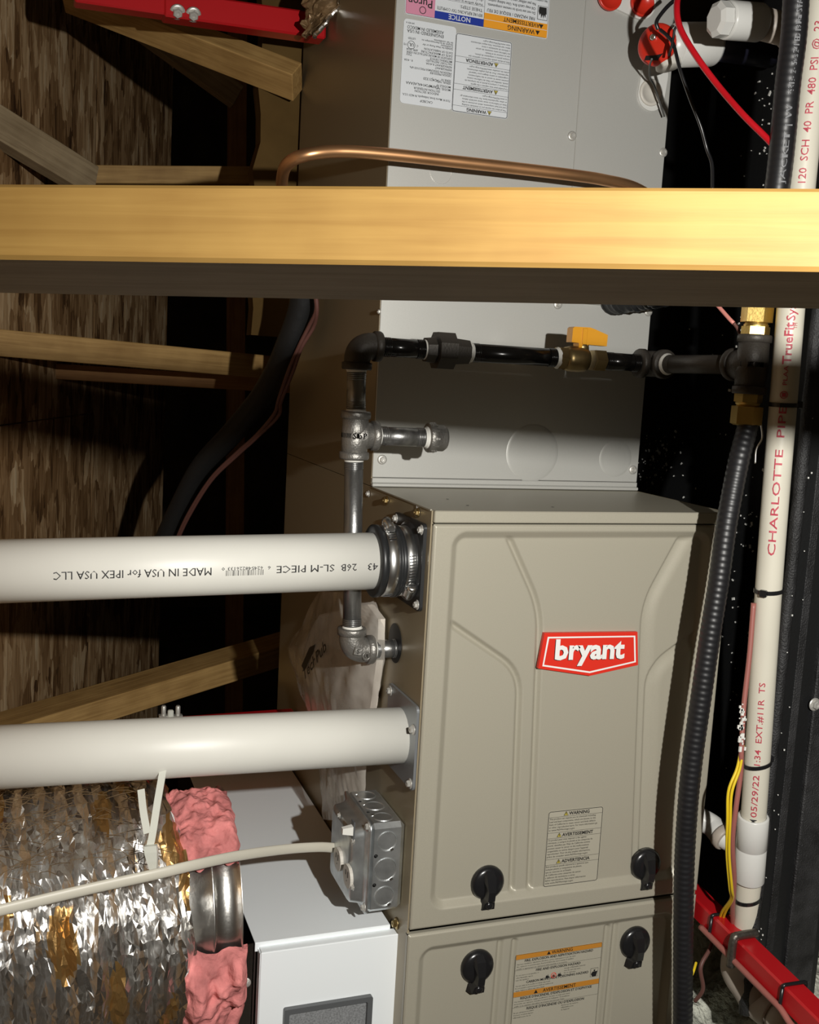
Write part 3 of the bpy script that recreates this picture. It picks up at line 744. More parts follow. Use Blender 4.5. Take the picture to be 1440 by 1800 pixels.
# flame and hand sign
c = o + ux * .0105 + uy * (h - .034) + n * .001
b.add([c + ux * x + uy * z for x, z in ((-.0078, -.0095), (.0078, -.0095), (.0078, .0095), (-.0078, .0095))], [(0, 1, 2, 3)], M['ink'])
b.add([c + n * .0002 + ux * x + uy * z for x, z in ((-.0072, -.0089), (.0072, -.0089), (.0072, .0089), (-.0072, .0089))], [(0, 1, 2, 3)], M['label'])
b.add([c + n * .0004 + ux * x * .0065 + uy * z * .008 for x, z in ((-.9, -1), (.9, -1), (1, -.2), (.7, .5), (.45, .1), (.3, .95), (0, .3), (-.25, 1), (-.4, .25), (-.75, .8), (-.8, .1), (-1, .2))], [(0, 1, 2, 3, 4), (0, 4, 5, 6), (0, 6, 7, 8), (0, 8, 9, 10, 11)], M['ink'])
bar(b, o, ux, uy, fx1, fx1 + .0004, .002, h - .0012, M['ink']); bar(b, o, ux, uy, fx1 + .0006, fx2, h - .0112, h - .0014, M['blue'])
b.text('NOTICE', o + ux * ((fx1 + fx2) / 2) + uy * (h - .0096), ux, uy, M['label'], h=.0064, lift=.001, align='C', bold=.012)
y = h - .0175
for t, s in (('BEFORE REPLACING TXV COMPLETE', .0042), ('THESE STEPS:', .0042), ('Verify airflow is correct and', .0036), ('check charge by subcooling.', .0036), ('Check TXV bulb is tightly clamped', .0036), ('and insulated on suction line.', .0036), ('Confirm the coil is clean and the', .0036), ('drain is not blocked or frozen.', .0036)):
    b.text(t, o + ux * (fx1 + .003) + uy * y, ux, uy, M['ink'], h=s, lift=.001, wmax=fx2 - fx1 - .006); y -= s * 1.65
    if s > .004 and 'STEPS' in t: bar(b, o, ux, uy, fx1, fx2, y + .0032, y + .0035, M['ink'])
bar(b, o, ux, uy, fx2, w - .0013, .002, h - .0014, M['pink'])
b.text('Puron', o + ux * ((fx2 + w) / 2) + uy * (h - .023), ux, uy, M['ink'], h=.0105, lift=.001, align='C', bold=.01)
b.lathe(o + ux * ((fx2 + w) / 2 - .004) + uy * (h - .0085) + n * .001, n, [(0, .005), (.0001, .004)], M['ink'], 18, cap=False)
b.text('THIS SYSTEM CONTAINS', o + ux * ((fx2 + w) / 2) + uy * (h - .029), ux, uy, M['ink'], h=.0034, lift=.001, align='C', wmax=w - fx2 - .003); b.text('R-410A', o + ux * ((fx2 + w) / 2) + uy * (h - .036), ux, uy, M['ink'], h=.004, lift=.001, align='C')
b.build('refrigerant_label', COIL)
# white double port plate with red caps, and oval port with a clear plug
p = atY(1101, -6, D1)
b = MB(); pts = [(x, z) for x, z in rrect(.096, .05, .0249, 8, -.048, -.025)]
th_ = math.radians(-12); rot = [(x * math.cos(th_) - z * math.sin(th_), x * math.sin(th_) + z * math.cos(th_)) for x, z in pts]
b.prism(rot, V(p.x, D1, p.z), X_, Z_, .006, M['pvcfit']); b.build('port_plate', COIL)
for px, py in ((1071, -5), (1128, 6)):
    q = atY(px, py, D1 - .006); b = MB(); b.lathe(q, (0, -1, 0), [(0, .0195), (.004, .0195), (.005, .0185), (.005, .0165), (.001, .0155), (.0008, 0)], M['redplastic'], 30); b.build('port_cap', COIL, props={'label': 'round red cap in the white port plate'})
p = atY(1146, 150, D1)
b = MB(); pts = rrect(.046, .076, .0229, 8, -.023, -.038); th_ = math.radians(-6)
rot = [(x * math.cos(th_) - z * math.sin(th_), x * math.sin(th_) + z * math.cos(th_)) for x, z in pts]
b.prism(rot, V(p.x, D1, p.z), X_, Z_, .004, M['pvcfit']); b.build('drain_plate', COIL)
q = atY(1144, 163, D1 - .004)
b = MB(); b.lathe(q, (0, -1, 0), [(0, .0195), (.002, .0195), (.003, .018), (.003, .015), (.001, .014), (.0008, 0)], M['outlet'], 30); b.build('drain_plug', COIL)

# plenum board behind the coil, with its ragged facing
b = MB(); q0 = atY(455, 200, .79)
rng = random.Random(4); edge = [(q0.x + .018 * math.sin(i * 1.9) * rng.uniform(.1, .5), .22 + i * .05) for i in range(14)]
vs = [V(x, .79, z) for x, z in edge] + [V(.3, .79, z) for x, z in edge]; k = len(edge)
vs += [v + V(0, .045, 0) for v in vs]
fs = [(i, i + k, i + k + 1, i + 1) for i in range(k - 1)] + [(2 * k + i, 2 * k + i + 1, 3 * k + i + 1, 3 * k + i) for i in range(k - 1)] + [(i, i + 1, 2 * k + i + 1, 2 * k + i) for i in range(k - 1)]
fs += [(k + i, 3 * k + i, 3 * k + i + 1, k + i + 1) for i in range(k - 1)] + [(0, 2 * k, 3 * k, k), (k - 1, 2 * k - 1, 4 * k - 1, 3 * k - 1)]
b.add(vs, fs, M['plenum'])
solo('supply_plenum', b, 'brown insulated plenum box with ragged edge behind the coil cabinet', 'plenum')

# attic shell, added dark to keep the background black; open behind the camera
def slab(name, lo, hi, mt):
    q = MB(); q.box(lo, hi, M[mt]); P = (Vector(lo) + Vector(hi)) / 2; o = q.build(name, None, P); o['kind'] = 'structure'; return o
M['darkwood'] = mat('dark_shell_timber', (.05, .035, .02), .8, var=.4, vscale=6)
slab('wall_back', (-3, 4.6, -1.6), (2.4, 4.65, 2.2), 'darkwood')
slab('wall_right', (1.5, -.4, -1.6), (1.55, 4.6, 2.2), 'darkwood')
slab('ceiling', (-3, -.2, 2.2), (1.55, 4.65, 2.25), 'darkwood')
slab('floor', (-3, -1.6, -1.25), (1.55, 4.65, -1.2), 'darkwood')

# ================================================================== DRAIN PAN beside the furnace
PX = .60
PAN = thing('drain_pan', 'black plastic drain pan standing on edge behind the pipes right of the furnace', 'pan', (.6, .3, -.65))
b = MB(); b.box((PX, -.03, -.70), (PX + .004, 1.5, 1.1), M['pan']); b.build('pan_base', PAN)
lx = at(1392, 1000, 1, -.08).x
b = MB(); b.box((lx, -.082, -.70), (PX + .004, -.070, 1.1), M['pan'], .003)
b.box((PX - .002, .02, -.708), (PX + .004, 1.5, -.70), M['pan'])
b.build('pan_side', PAN)
b = MB(); pts = [V(lx + .001, -.078, z) for z in np.linspace(-.70, 1.1, 60)]; b.tube(pts, [.0085 + .0006 * math.sin(i * 2.3) for i in range(60)], M['panrim'], 10); b.build('pan_rim', PAN)
b = MB(); b.box((lx + .022, -.0835, -.70), (lx + .034, -.081, 1.1), M['panrim'], .001); b.box((lx + .055, -.088, -.70), (lx + .105, -.08, 1.1), M['panrim'], .003); b.build('pan_rib', PAN)
screw(PAN, atY(1432, 1238, -.0885), (0, -1, 0), .006)
b = MB(); rng = random.Random(11)
for k in range(230):
    if k < 70: px, py = rng.gauss(1345, 30), rng.uniform(60, 330)
    elif k < 140: px, py = rng.gauss(1155, 20), rng.gauss(815, 22)
    elif k < 210: px, py = rng.gauss(1303, 14), rng.uniform(500, 1450)
    else: px, py = rng.uniform(1190, 1330), rng.uniform(500, 1000)
    p = atX(px, py, PX - .0006)
    if not (.02 < p.y < 1.4 and -.68 < p.z < 1.0): continue
    s = rng.choice((.0005, .0006, .0008, .0008, .0012, .0020)); a = rng.uniform(0, 3)
    b.obox(p, Y_ * math.cos(a) * s * 1.5 + Z_ * math.sin(a) * s * 1.5, X_ * .0006, Z_ * math.cos(a) * s - Y_ * math.sin(a) * s, M['speck'])
for k in range(26):
    p = V(lx + rng.gauss(.008, .006), -.0872, rng.uniform(-.66, .2)); s = rng.choice((.0004, .0005, .0008)); b.obox(p, X_ * s, Y_ * .0006, Z_ * s * 1.4, M['speck'])
solo('pan_debris', b, 'white specks of debris scattered over the black drain pan', 'debris', kind='stuff')

# ================================================================== RED STRUTS
def strut(label, p0, p1, size, up, extra=None):
    p0, p1 = Vector(p0), Vector(p1); d = (p1 - p0).normalized(); u = (up - d * up.dot(d)).normalized(); w = d.cross(u)
    t = thing('support_strut', label, 'strut', (p0 + p1) / 2)
    b = MB(); b.obox((p0 + p1) / 2, d * ((p1 - p0).length / 2), u * size / 2, w * size / 2, M['red'], .0025); b.build('square_tube', t)
    return t, d, u, w
sz = 37 * 1.72 / FPX
s0, s1 = atY(130, -12, .62), atY(531, 43, .62)
t, d, u, w = strut('red square support strut with two bolts at the top, left of the coil cabinet', s0, V(-.004, .62, s1.z - .002), sz, Z_)
pj = atY(286, 14, .62); b = MB(); b.obox(pj + (V(-.004, .62, s1.z) - pj) / 2, d * ((V(-.004, .62, s1.z) - pj).length / 2), u * (sz / 2 + .0028), w * (sz / 2 + .0028), M['red'], .003); b.build('outer_sleeve', t)
for px in (312, 340):
    q = atY(px, 20, .62 - sz / 2); screw(t, V(q.x, .62 - sz * .52, atY(px, 21 + (px - 312) * .17, .62 - sz / 2).z), (0, -.8, -.6), .0080, 'screw', 'bolt')
# behind the lower vent pipe
s0, s1 = atY(250, 1283, .62), atY(500, 1264, .62)
t, d, u, w = strut('dark red support strut with two studs, half hidden behind the lower white vent pipe', s0, V(-.004, .62, s1.z), .03, Z_)
for px in (286, 311):
    q = atY(px, 1264, .615); q = V(q.x, .605, q.z)
    b = MB(); b.lathe(q, Z_, [(-.01, .0042), (.026, .0042), (.028, .003)], M['screw'], 12); b.lathe(q + Z_ * .004, Z_, [(0, .009), (.007, .009)], M['screw'], 6, smooth=False); b.build('stud_bolt', t)
b = MB(); q = atY(300, 1258, .6); b.obox(V(q.x, .601, q.z + .003), X_ * .005, Y_ * .004, Z_ * .007, M['ivory'], .002); b.build('clip', t)
# lower right, towards the camera
s0, s1 = V(.468, .05, -.583), atY(1462, 1818, -.27)
t3, d3, u3, w3 = strut('red square support strut at the lower right running towards the camera', s0, s1, .031, Z_)
RED3 = (s0, s1)
# cable along it, ties and hanger rod
def on3(px, off=0.0): 
    f = 0
    for i in range(101):
        p = s0.lerp(s1, i / 100); q = p - CAM
        if 720 + FPX * q.dot(R_) / q.dot(F_) >= px: f = i / 100; break
    return s0.lerp(s1, f)
pts = []
for k, px in enumerate((1252, 1290, 1330, 1368, 1392, 1412, 1440)):
    p = on3(px) - X_ * .0205 - Z_ * (.012 + (.006 if px > 1400 else 0)) - Y_ * .002; pts.append(p)
b = MB(); b.tube(spline(pts, 10), .0042, M['pinkwire'], 10)
solo('thermostat_cable', b, 'dusty pink cable tied along the side of the lower right red strut', 'cable')

def tie_box(c, d, u, w, hu, hw, r0, label, head=(-1, 1)):
    """cable tie round a square tube"""
    t = thing('cable_tie', label, 'cable tie', c, 'black cable ties')
    loop = [c + u * y + w * x for x, y in rrect(2 * hw, 2 * hu, .004, 4, -hw, -hu)]; loop.append(loop[0])
    b = MB(); b.tube(loop, r0, M['black'], 8); b.build('strap', t)
    b = MB(); b.obox(c + u * hu * head[1] + w * hw * head[0], d * .004, u * .0035, w * .004, M['black'], .001); b.build('head', t)
    return t

# ================================================================== WHITE DRAIN PIPE on the right, with print and ties
DR = .0168
dpts = [atY(1478, -420, -.115), atY(1447, -40, -.115), atY(1409, 325, -.115), atY(1381, 660, -.112), atY(1354, 1000, -.105), atY(1332, 1330, -.09), atY(1321, 1490, -.08), atY(1309, 1660, -.062)]
DP = thing('condensate_pipe', 'long white plastic drain pipe with red print right of the furnace', 'pipe', dpts[4])
dl_ = spline(dpts, 14)
b = MB(); b.tube(dl_, DR, M['pvc2'], 28); b.build('pipe', DP)
def nearpy(py):
    best = min(range(len(dl_)), key=lambda i: abs(900 - FPX * (dl_[i] - CAM).dot(U_) / (dl_[i] - CAM).dot(F_) - py)); i = max(1, min(len(dl_) - 2, best))
    return dl_[i], (dl_[i + 1] - dl_[i - 1]).normalized()
def pxy(p): q = Vector(p) - CAM; return 720 + FPX * q.dot(R_) / q.dot(F_), 900 - FPX * q.dot(U_) / q.dot(F_)
def atpy(py):
    for a, c in zip(dl_, dl_[1:]):
        ya, yc = pxy(a)[1], pxy(c)[1]
        if ya <= py <= yc: return a.lerp(c, (py - ya) / (yc - ya))
    return dl_[-1]
def pipe_text(b, body, y0, y1, h, mt, dx=0, bold=.0):
    """print running up the pipe from image height y0 to y1"""
    A, B = atpy(y0), atpy(y1); ax = (B - A); L = ax.length; ax.normalize()
    tow = (CAM - (A + B) / 2); tow = (tow - ax * tow.dot(ax)).normalized(); side = ax.cross(tow) * -1   # side: image right ... up of letters = image left
    side = tow.cross(ax)
    vs, fs, gw, gh = glyphs(body, bold)
    out = []
    for x, y in vs:
        f = x / gw; c = atpy(y0 + (y1 - y0) * f); a = (y * h / .7 - h / 2 + dx) / DR
        out.append(c + (tow * math.cos(a) + side * math.sin(a)) * (DR + .0009))
    b.add(out, fs, mt)
b = MB()
for body, y0, y1, h, mt in (('05/29/22', 1426, 1353, .0075, 'inkred'), ('1:34  EXT.#11R  TS', 1336, 1192, .0072, 'inkred'), ('CHARLOTTE  PIPE', 972, 712, .0088, 'inkred'), ('PLAA', 676, 642, .005, 'inkred'),
                            ('120  SCH  40  PR  480  PSI  @  23', 326, 45, .0082, 'inkred'), ('IQM', 1446, 1430, .0085, 'ink')):
    pipe_text(b, body, y0, y1, h, M[mt], 0, .004)
pipe_text(b, 'TrueFit', 640, 567, .0098, M['inkred'], 0, .02); pipe_text(b, 'System', 564, 500, .0098, M['inkred'], -.001, .006); pipe_text(b, 'TM', 578, 568, .004, M['inkred'], -.007)
# small ringed mark before PLAA
c = atpy(693); q, ax = nearpy(693); tow = (CAM - c); tow = (tow - ax * tow.dot(ax)).normalized()
b.lathe(c + tow * (DR + .0008), tow, [(0, .0048), (.0001, .0038)], M['inkred'], 16, cap=False); b.obox(c + tow * (DR + .0009), ax * .0024, ax.cross(tow) * .0024, tow * .0001, M['inkred'])
b.build('print', DP)
b = MB(); A, B, C3 = atpy(1434), atpy(1489), atpy(1547); ax = (C3 - A).normalized(); L = (C3 - A).length; l2 = (B - A).length
b.lathe(A, ax, [(0, .0172), (0, .0198), (.0015, .0206), (l2 - .0006, .0206), (l2, .0200), (l2 + .0006, .0203), (L - .0015, .0203), (L, .0196), (L, .0172)], M['pvcfit'], 32, cap=False); b.build('coupling', DP)

def tie_ring(py, lab, hx, tilt=0.0, r=DR):
    c, ax = nearpy(py); c = atpy(py); tow = (CAM - c); tow = (tow - ax * tow.dot(ax)).normalized(); sd = ax.cross(tow)
    t = thing('cable_tie', lab, 'cable tie', c, 'black cable ties')
    loop = []
    for i in range(33):
        a = 2 * math.pi * i / 32; loop.append(c + (tow * math.cos(a) + sd * math.sin(a)) * (r + .0009) + ax * (tilt * math.sin(a)))
    bb = MB(); n = len(loop); vs = []; fs = []
    for i, p in enumerate(loop):
        o = (p - c); o = (o - ax * o.dot(ax)).normalized()
        vs += [p + ax * .0026 - o * .0003, p + ax * .0026 + o * .0011, p - ax * .0026 + o * .0011, p - ax * .0026 - o * .0003]
    for i in range(n - 1):
        for k in range(4): fs.append((4 * i + k, 4 * i + (k + 1) % 4, 4 * i + 4 + (k + 1) % 4, 4 * i + 4 + k))
    bb.add(vs, fs, M['black']); bb.build('strap', t)
    a = hx; o = tow * math.cos(a) + sd * math.sin(a); q = c + o * (r + .0035) + ax * (tilt * math.sin(a))
    bb = MB(); bb.obox(q, ax * .0045, o * .003, ax.cross(o) * .0045, M['black'], .001); bb.build('head', t); return t
tie_ring(711, 'black tie round the drain pipe beside the lower brass fittings', -1.9)
tie_ring(1037, 'black tie round the drain pipe below the printed pipe name', .3, .001)
tie_ring(1341, 'black tie round the drain pipe above the printed date', -2.2, .004)
tie_ring(1577, 'black tie round the drain pipe below its white coupling', -2.0, .004)
# strap tie over the red strut
for px, lab in ((1268, 'black tie round the red strut in front of the foot of the drain pipe'), (1392, 'black tie round the near end of the red strut in the lower right corner')):
    c = on3(px); tie_box(c, d3, u3, w3, .0182, .0182, .0024, lab, (-1, -.6))
# bent steel hanger rod hooked over the strut
c = on3(1310)
hp = [c + u3 * .02 + w3 * .012, c + u3 * .0215 + w3 * .0, c + u3 * .021 - w3 * .0215, c - u3 * .004 - w3 * .0235]
e_ = w3.dot(X_)
hook = [c + Z_ * .0215 + X_ * .016, c + Z_ * .0215 - X_ * .012, c + Z_ * .0165 - X_ * .0215, c - Z_ * .022 - X_ * .0225]
b = MB(); b.tube(spline(hook, 10), .0058, M['rod'], 12)
solo('hanger_hook', b, 'grey steel hook bent over the lower right red strut', 'hook')
b = MB(); r0, r1 = atY(1366, 1683, -.05), atY(1470, 1652, -.07); n = 60; b.tube([r0.lerp(r1, i / n) for i in range(n + 1)], [.0062 + .0006 * (i % 2) for i in range(n + 1)], M['rod'], 12)
solo('threaded_rod', b, 'grey threaded steel rod at the right edge behind the red strut', 'rod')

# PVC trap under the strut, its shade put into the colour
TRP = thing('drain_trap', 'grey shaded plastic trap under the lower right red strut', 'pipe fitting', atY(1320, 1720, -.03))
e0, e1, e2, e3 = dpts[-1] - Z_ * .012, atY(1300, 1704, -.055), atY(1332, 1757, -.075), atY(1462, 1862, -.19)
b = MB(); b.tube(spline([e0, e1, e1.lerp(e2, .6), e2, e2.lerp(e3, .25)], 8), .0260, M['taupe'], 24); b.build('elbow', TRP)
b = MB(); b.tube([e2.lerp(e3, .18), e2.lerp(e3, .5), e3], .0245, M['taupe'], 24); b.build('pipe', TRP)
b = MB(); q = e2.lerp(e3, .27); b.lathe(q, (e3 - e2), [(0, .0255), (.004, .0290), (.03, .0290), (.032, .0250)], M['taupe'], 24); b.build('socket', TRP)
# white stub pipe coming out of the furnace right side
ST = thing('drain_stub', 'short white drain elbow leaving the right side of the furnace', 'pipe fitting', atY(1262, 1462, .05))
s_ = [atY(1236, 1432, .03), atY(1250, 1450, .02), atY(1268, 1468, .0), atY(1300, 1486, -.02)]
s_[0] = V(W + .002, s_[0].y + .01, s_[0].z)
b = MB(); b.tube(spline(s_, 8), .0165, M['pvcfit'], 20); b.build('pipe', ST)
b = MB(); a_ = (s_[2] - s_[1]).normalized(); b.lathe(s_[1] + a_ * .018, a_, [(0, .0175), (.003, .019), (.012, .019), (.014, .0172)], M['taupe'], 20); b.build('collar', ST)

# wires along the drain pipe
def wire(name, label, px, mt, r, cat='wire', n=10, group=None):
    b = MB(); b.tube(spline([atY(x, y, yy) for x, y, yy in px], n), r, M[mt], 10); return solo(name, b, label, cat, group=group)
wire('low_voltage_wire', 'bright yellow wire, the outer of the pair left of the drain pipe', [(1304, 1310, -.115), (1296, 1350, -.118), (1281, 1390, -.12), (1279, 1440, -.12), (1278, 1500, -.11), (1283, 1560, -.10), (1285, 1580, -.085), (1270, 1602, -.05), (1262, 1625, -.02)], 'yellowwire', .0019)
wire('low_voltage_wire', 'bright yellow wire, the inner of the pair touching the drain pipe', [(1307, 1310, -.118), (1301, 1350, -.121), (1287, 1392, -.123), (1284, 1440, -.123), (1282, 1500, -.115), (1287, 1562, -.105), (1288, 1580, -.088), (1276, 1602, -.055), (1268, 1625, -.025)], 'yellowwire', .0019)
wire('thermostat_cable', 'dusty pink cable hanging between the yellow wires and the drain pipe', [(1325, 1060, -.10), (1318, 1150, -.105), (1308, 1240, -.11), (1304, 1310, -.118), (1302, 1360, -.118), (1294, 1420, -.118), (1288, 1480, -.11), (1291, 1545, -.095), (1288, 1600, -.07), (1290, 1640, -.045)], 'pinkwire', .0034, 'cable')
b = MB(); rng = random.Random(5)
for k in range(40):
    p = atY(1304 + rng.gauss(0, 3), rng.uniform(1235, 1318), -.122); s = rng.choice((.0008, .0012, .0018)); b.obox(p, X_ * s, Y_ * s * .6, Z_ * s * rng.uniform(.7, 2), M['speck'])
solo('cable_crumbs', b, 'white crumbs stuck on the pink cable left of the drain pipe', 'debris', kind='stuff')
wire('loose_wire', 'thin dark maroon wire hanging at the lower right edge of the furnace', [(1258, 1640, .0), (1248, 1668, -.02), (1232, 1700, -.03), (1236, 1738, -.03), (1222, 1760, -.02)], 'maroon', .003)
wire('loose_wire', 'short yellow wire end showing right of the black hose at the bottom', [(1224, 1692, -.04), (1219, 1708, -.05), (1212, 1722, -.05)], 'yellowwire', .0019)

# ================================================================== GAS HOSES
def hose(label, px, y, r, rib, mt='csst'):
    pts = resample(spline([atY(x, yy, dy) for x, yy, dy in px], 30), .0016)
    b = MB(); b.tube(pts, [r + rib * math.sin(2 * math.pi * i * .0016 / .0078) for i in range(len(pts))], M[mt], 20)
    return b, pts
b, hp1 = hose('', [(1320, 728, -.085), (1312, 760, -.09), (1297, 820, -.098), (1278, 920, -.102), (1264, 1020, -.105), (1248, 1120, -.106), (1232, 1230, -.106), (1218, 1330, -.105), (1209, 1420, -.104), (1203, 1530, -.10), (1201, 1680, -.10), (1200, 1900, -.10)], 0, .0131, .00030)
solo('gas_hose', b, 'ribbed black gas hose curving down from the brass fitting in front of the furnace', 'hose')
b, hp2 = hose('', [(1333, 530, -.085), (1340, 480, -.09), (1356, 400, -.10), (1368, 320, -.11), (1376, 250, -.115), (1385, 150, -.12), (1396, 60, -.125), (1404, -60, -.13), (1432, -400, -.13)], 0, .0150, .00015)
GH = thing('gas_hose', 'black gas hose with white lettering at the top right beside the drain pipe', 'hose', hp2[len(hp2) // 2])
b.build('jacket', GH)
def hose_text(b, body, y0, y1, h, r, pts):
    def atp(py):
        for a, c in zip(pts, pts[1:]):
            ya, yc = pxy(a)[1], pxy(c)[1]
            if min(ya, yc) <= py <= max(ya, yc): return a, (a - c).normalized()
        return pts[-1], (pts[-2] - pts[-1]).normalized()
    vs, fs, gw, gh = glyphs(body, .004); out = []
    for x, y in vs:
        c, ax = atp(y0 + (y1 - y0) * x / gw)
        if ax.z < 0: ax = -ax
        tow = (CAM - c); tow = (tow - ax * tow.dot(ax)).normalized(); sd = tow.cross(ax)
        a = (y * h / .7 - h / 2) / r - .25
        out.append(c + (tow * math.cos(a) + sd * math.sin(a)) * (r + .0011))
    b.add(out, fs, M['inkwhite'])
b = MB(); hose_text(b, 'FSR13-12-15ws 241 ED 18 Mar S PA', 168, 2, .0062, .0150, hp2); hose_text(b, 'JACKET | W', 322, 184, .0066, .0150, hp2); b.build('print', GH)

# ================================================================== GAS PIPING
GY = .109
GP = thing('gas_piping', 'black iron gas pipe run with yellow handled valve, union, tees and elbows above the furnace', 'pipe', atY(622, 765, GY))
pr = .0122
def gpx(px, py, y=GY): return atY(px, py, y)
elT, tee, elB = gpx(629, 607), gpx(624, 765), gpx(617, 1143)
teeR = V(gpx(655, 766).x, GY, gpx(655, 766).z)
def nip(a, c, mt='ironpipe', r=pr, thr=True, name='pipe', dope=(1, 1)):
    b = MB(); a, c = Vector(a), Vector(c); b.cyl(a, c, r, M[mt], 28); d = (c - a).normalized(); L = (c - a).length
    if thr:
        for s_, o, fl in ((1, a, dope[0]), (-1, c, dope[1])):
            for k in range(5): b.lathe(o + d * s_ * (.004 + k * .0024), d * s_, [(0, r - .0006), (.0006, r + .0005), (.0016, r + .0005), (.0022, r - .0006)], M[mt], 24, cap=False)
            if fl: b.lathe(o + d * s_ * .0005, d * s_, [(0, r + .0022), (.0014, r + .0028), (.0030, r + .0010), (.0055, r + .0006)], M['thread'], 20, cap=False)
    return b.build(name, GP)
def fitting(o, axes, name, mt='iron', r=.0165, reach=.03, band=.0196):
    """malleable fitting: tube arms from centre o with banded ends"""
    b = MB(); o = Vector(o)
    ax = [Vector(a).normalized() for a in axes]
    if len(ax) == 2 and abs(ax[0].dot(ax[1])) < .9:       # elbow: a bent sweep
        p = [o + ax[0] * reach, o + ax[0] * reach * .72] + [o + ax[0] * (reach * .7) * (1 - t) ** 2 + ax[1] * (reach * .7) * t * t for t in np.linspace(.05, .95, 12)] + [o + ax[1] * reach * .72, o + ax[1] * reach]
        b.tube(p, [r + .001 * math.sin(math.pi * i / (len(p) - 1)) for i in range(len(p))], M[mt], 24)
    else:
        for a in ax: b.lathe(o - a * .003, a, [(0, r + .0012), (.010, r + .0012), (reach + .003, r)], M[mt], 24)
        if len(ax) == 3: b.lathe(o - ax[2] * r * .9, ax[2], [(0, r * .6), (r * .5, r + .001), (r * 1.6, r + .0015), (r * 1.9, r + .0005)], M[mt], 24)
    for a in ax: b.lathe(o + a * (reach - .009), a, [(0, r), (.001, band), (.008, band), (.010, band - .001), (.010, pr)], M[mt], 24)
    return b
b = fitting(elT, [(1, 0, 0), (0, 0, -1)], 'e', 'ironfit'); b.build('elbow_fitting', GP)
b = fitting(tee, [(0, 0, 1), (0, 0, -1), (1, 0, 0)], 't'); 
for k, bd in enumerate(('S', 'o', 'P')): b.text(bd, tee + V(-.008 + k * .007, -.0190, -.003), X_, Z_, M['irondark'], h=.007, lift=.0002, bold=.02)
b.build('tee_fitting', GP)
b = fitting(elB, [(0, 0, 1), (1, 0, 0)], 'e')
q = elB + V(.004, -.0185, .004)
b.obox(q, (X_ * .0055 - Z_ * .001), (Z_ * .0055 + X_ * .001), Y_ * .0016, M['iron'], .0006); b.text('S', q + V(-.002, -.0022, -.003), X_, Z_, M['irondark'], h=.006, lift=.0002)
b.lathe(elB + V(.0165, -.0165, -.004), (.25, -1, 0), [(0, .0062), (.0012, .0062), (.0012, .005), (.0004, .005)], M['iron'], 18); b.text('UL', elB + V(.0125, -.0182, -.006), X_, Z_, M['irondark'], h=.005, lift=.0002)
b.build('elbow_fitting', GP)
nip(elT - Z_ * .028, tee + Z_ * .028, dope=(1, 1)); nip(tee - Z_ * .028, elB + Z_ * .028)
nip(elB + X_ * .028, V(.012, GY, elB.z), dope=(1, 0))
capx = gpx(752, 769); tz = tee.z
nip(tee + X_ * .028, V(capx.x, GY, tz), 'ironpipe')
b = MB(); b.lathe(V(capx.x - .001, GY, tz), X_, [(0, pr), (0, .0185), (.001, .0196), (.010, .0196), (.011, .0178), (.022, .0178), (.026, .0150), (.0275, .010), (.0278, 0)], M['iron'], 28)
for k in range(12):
    a = k * math.pi / 6; o = V(capx.x + .006, GY + .0196 * math.cos(a), tz + .0196 * math.sin(a)); b.obox(o, X_ * .004, V(0, math.cos(a), math.sin(a)) * .0008, V(0, -math.sin(a), math.cos(a)) * .0012, M['iron'])
b.build('pipe_cap', GP)
# horizontal run
hx = lambda px, py: gpx(px, py)
unA, unB = hx(752, 616), hx(822, 622); va, vb = hx(982, 628), hx(1060, 633); eR = hx(1150, 640)
hz = elT.z
def HZ(p): return V(p.x, GY, hz + (p.x - elT.x) / (eR.x - elT.x) * (eR.z - hz))
nip(elT + X_ * .028, HZ(unA), 'irondark', thr=True, dope=(0, 1))
b = MB(); a, c = HZ(unA), HZ(unB); dx = (c - a).normalized(); L = (c - a).length
b.lathe(a - dx * .004, dx, [(0, pr), (0, .0165), (.012, .018)], M['ironfit'], 8, smooth=False); b.lathe(a + dx * .010, dx, [(0, .018), (0, .0255), (.024, .0255), (.026, .020)], M['ironfit'], 8, smooth=False); b.lathe(a + dx * .034, dx, [(0, .0185), (L - .034, .0165), (L - .034, pr)], M['ironfit'], 8, smooth=False)
b.build('union_fitting', GP)
nip(HZ(unB), HZ(va), 'irondark', dope=(1, 1))
# brass ball valve
b = MB(); a, c = HZ(va), HZ(vb); dx = (c - a).normalized(); L = (c - a).length
b.lathe(a - dx * .002, dx, [(0, pr), (0, .0165), (.012, .0165)], M['brassold'], 6, smooth=False); b.lathe(a + dx * .009, dx, [(0, .0155), (.008, .0175), (.02, .0180), (.030, .0175), (.034, .0150)], M['brassold'], 24); b.lathe(c - dx * .018, dx, [(0, .0150), (.002, .0160), (.018, .0160), (.018, pr)], M['brassold'], 6, smooth=False)
vs_ = HZ(hx(1022, 630)); b.lathe(vs_ + Z_ * .012, Z_, [(0, .010), (.008, .009), (.011, .006), (.016, .006)], M['brassold'], 16)
b.build('valve_body', GP)
b = MB(); hb = vs_ + Z_ * .0235
prof = [(-.021, -.001), (-.010, -.0015), (-.009, -.010), (.004, -.010), (.0045, -.003), (.034, -.0035), (.0345, .012), (.014, .0185), (.006, .0205), (-.018, .020), (-.0205, .018)]
b.prism(prof, hb + Y_ * .008, X_, Z_, .016, M['amber']); b.obox(hb + V(-.002, -.0085, .008), X_ * .0035, Y_ * .0015, Z_ * .011, M['amber'], .0008)
b.build('valve_handle', GP, props={'label': 'yellow valve handle'})
nip(HZ(vb), HZ(hx(1128, 638)), 'irondark', dope=(0, 1))
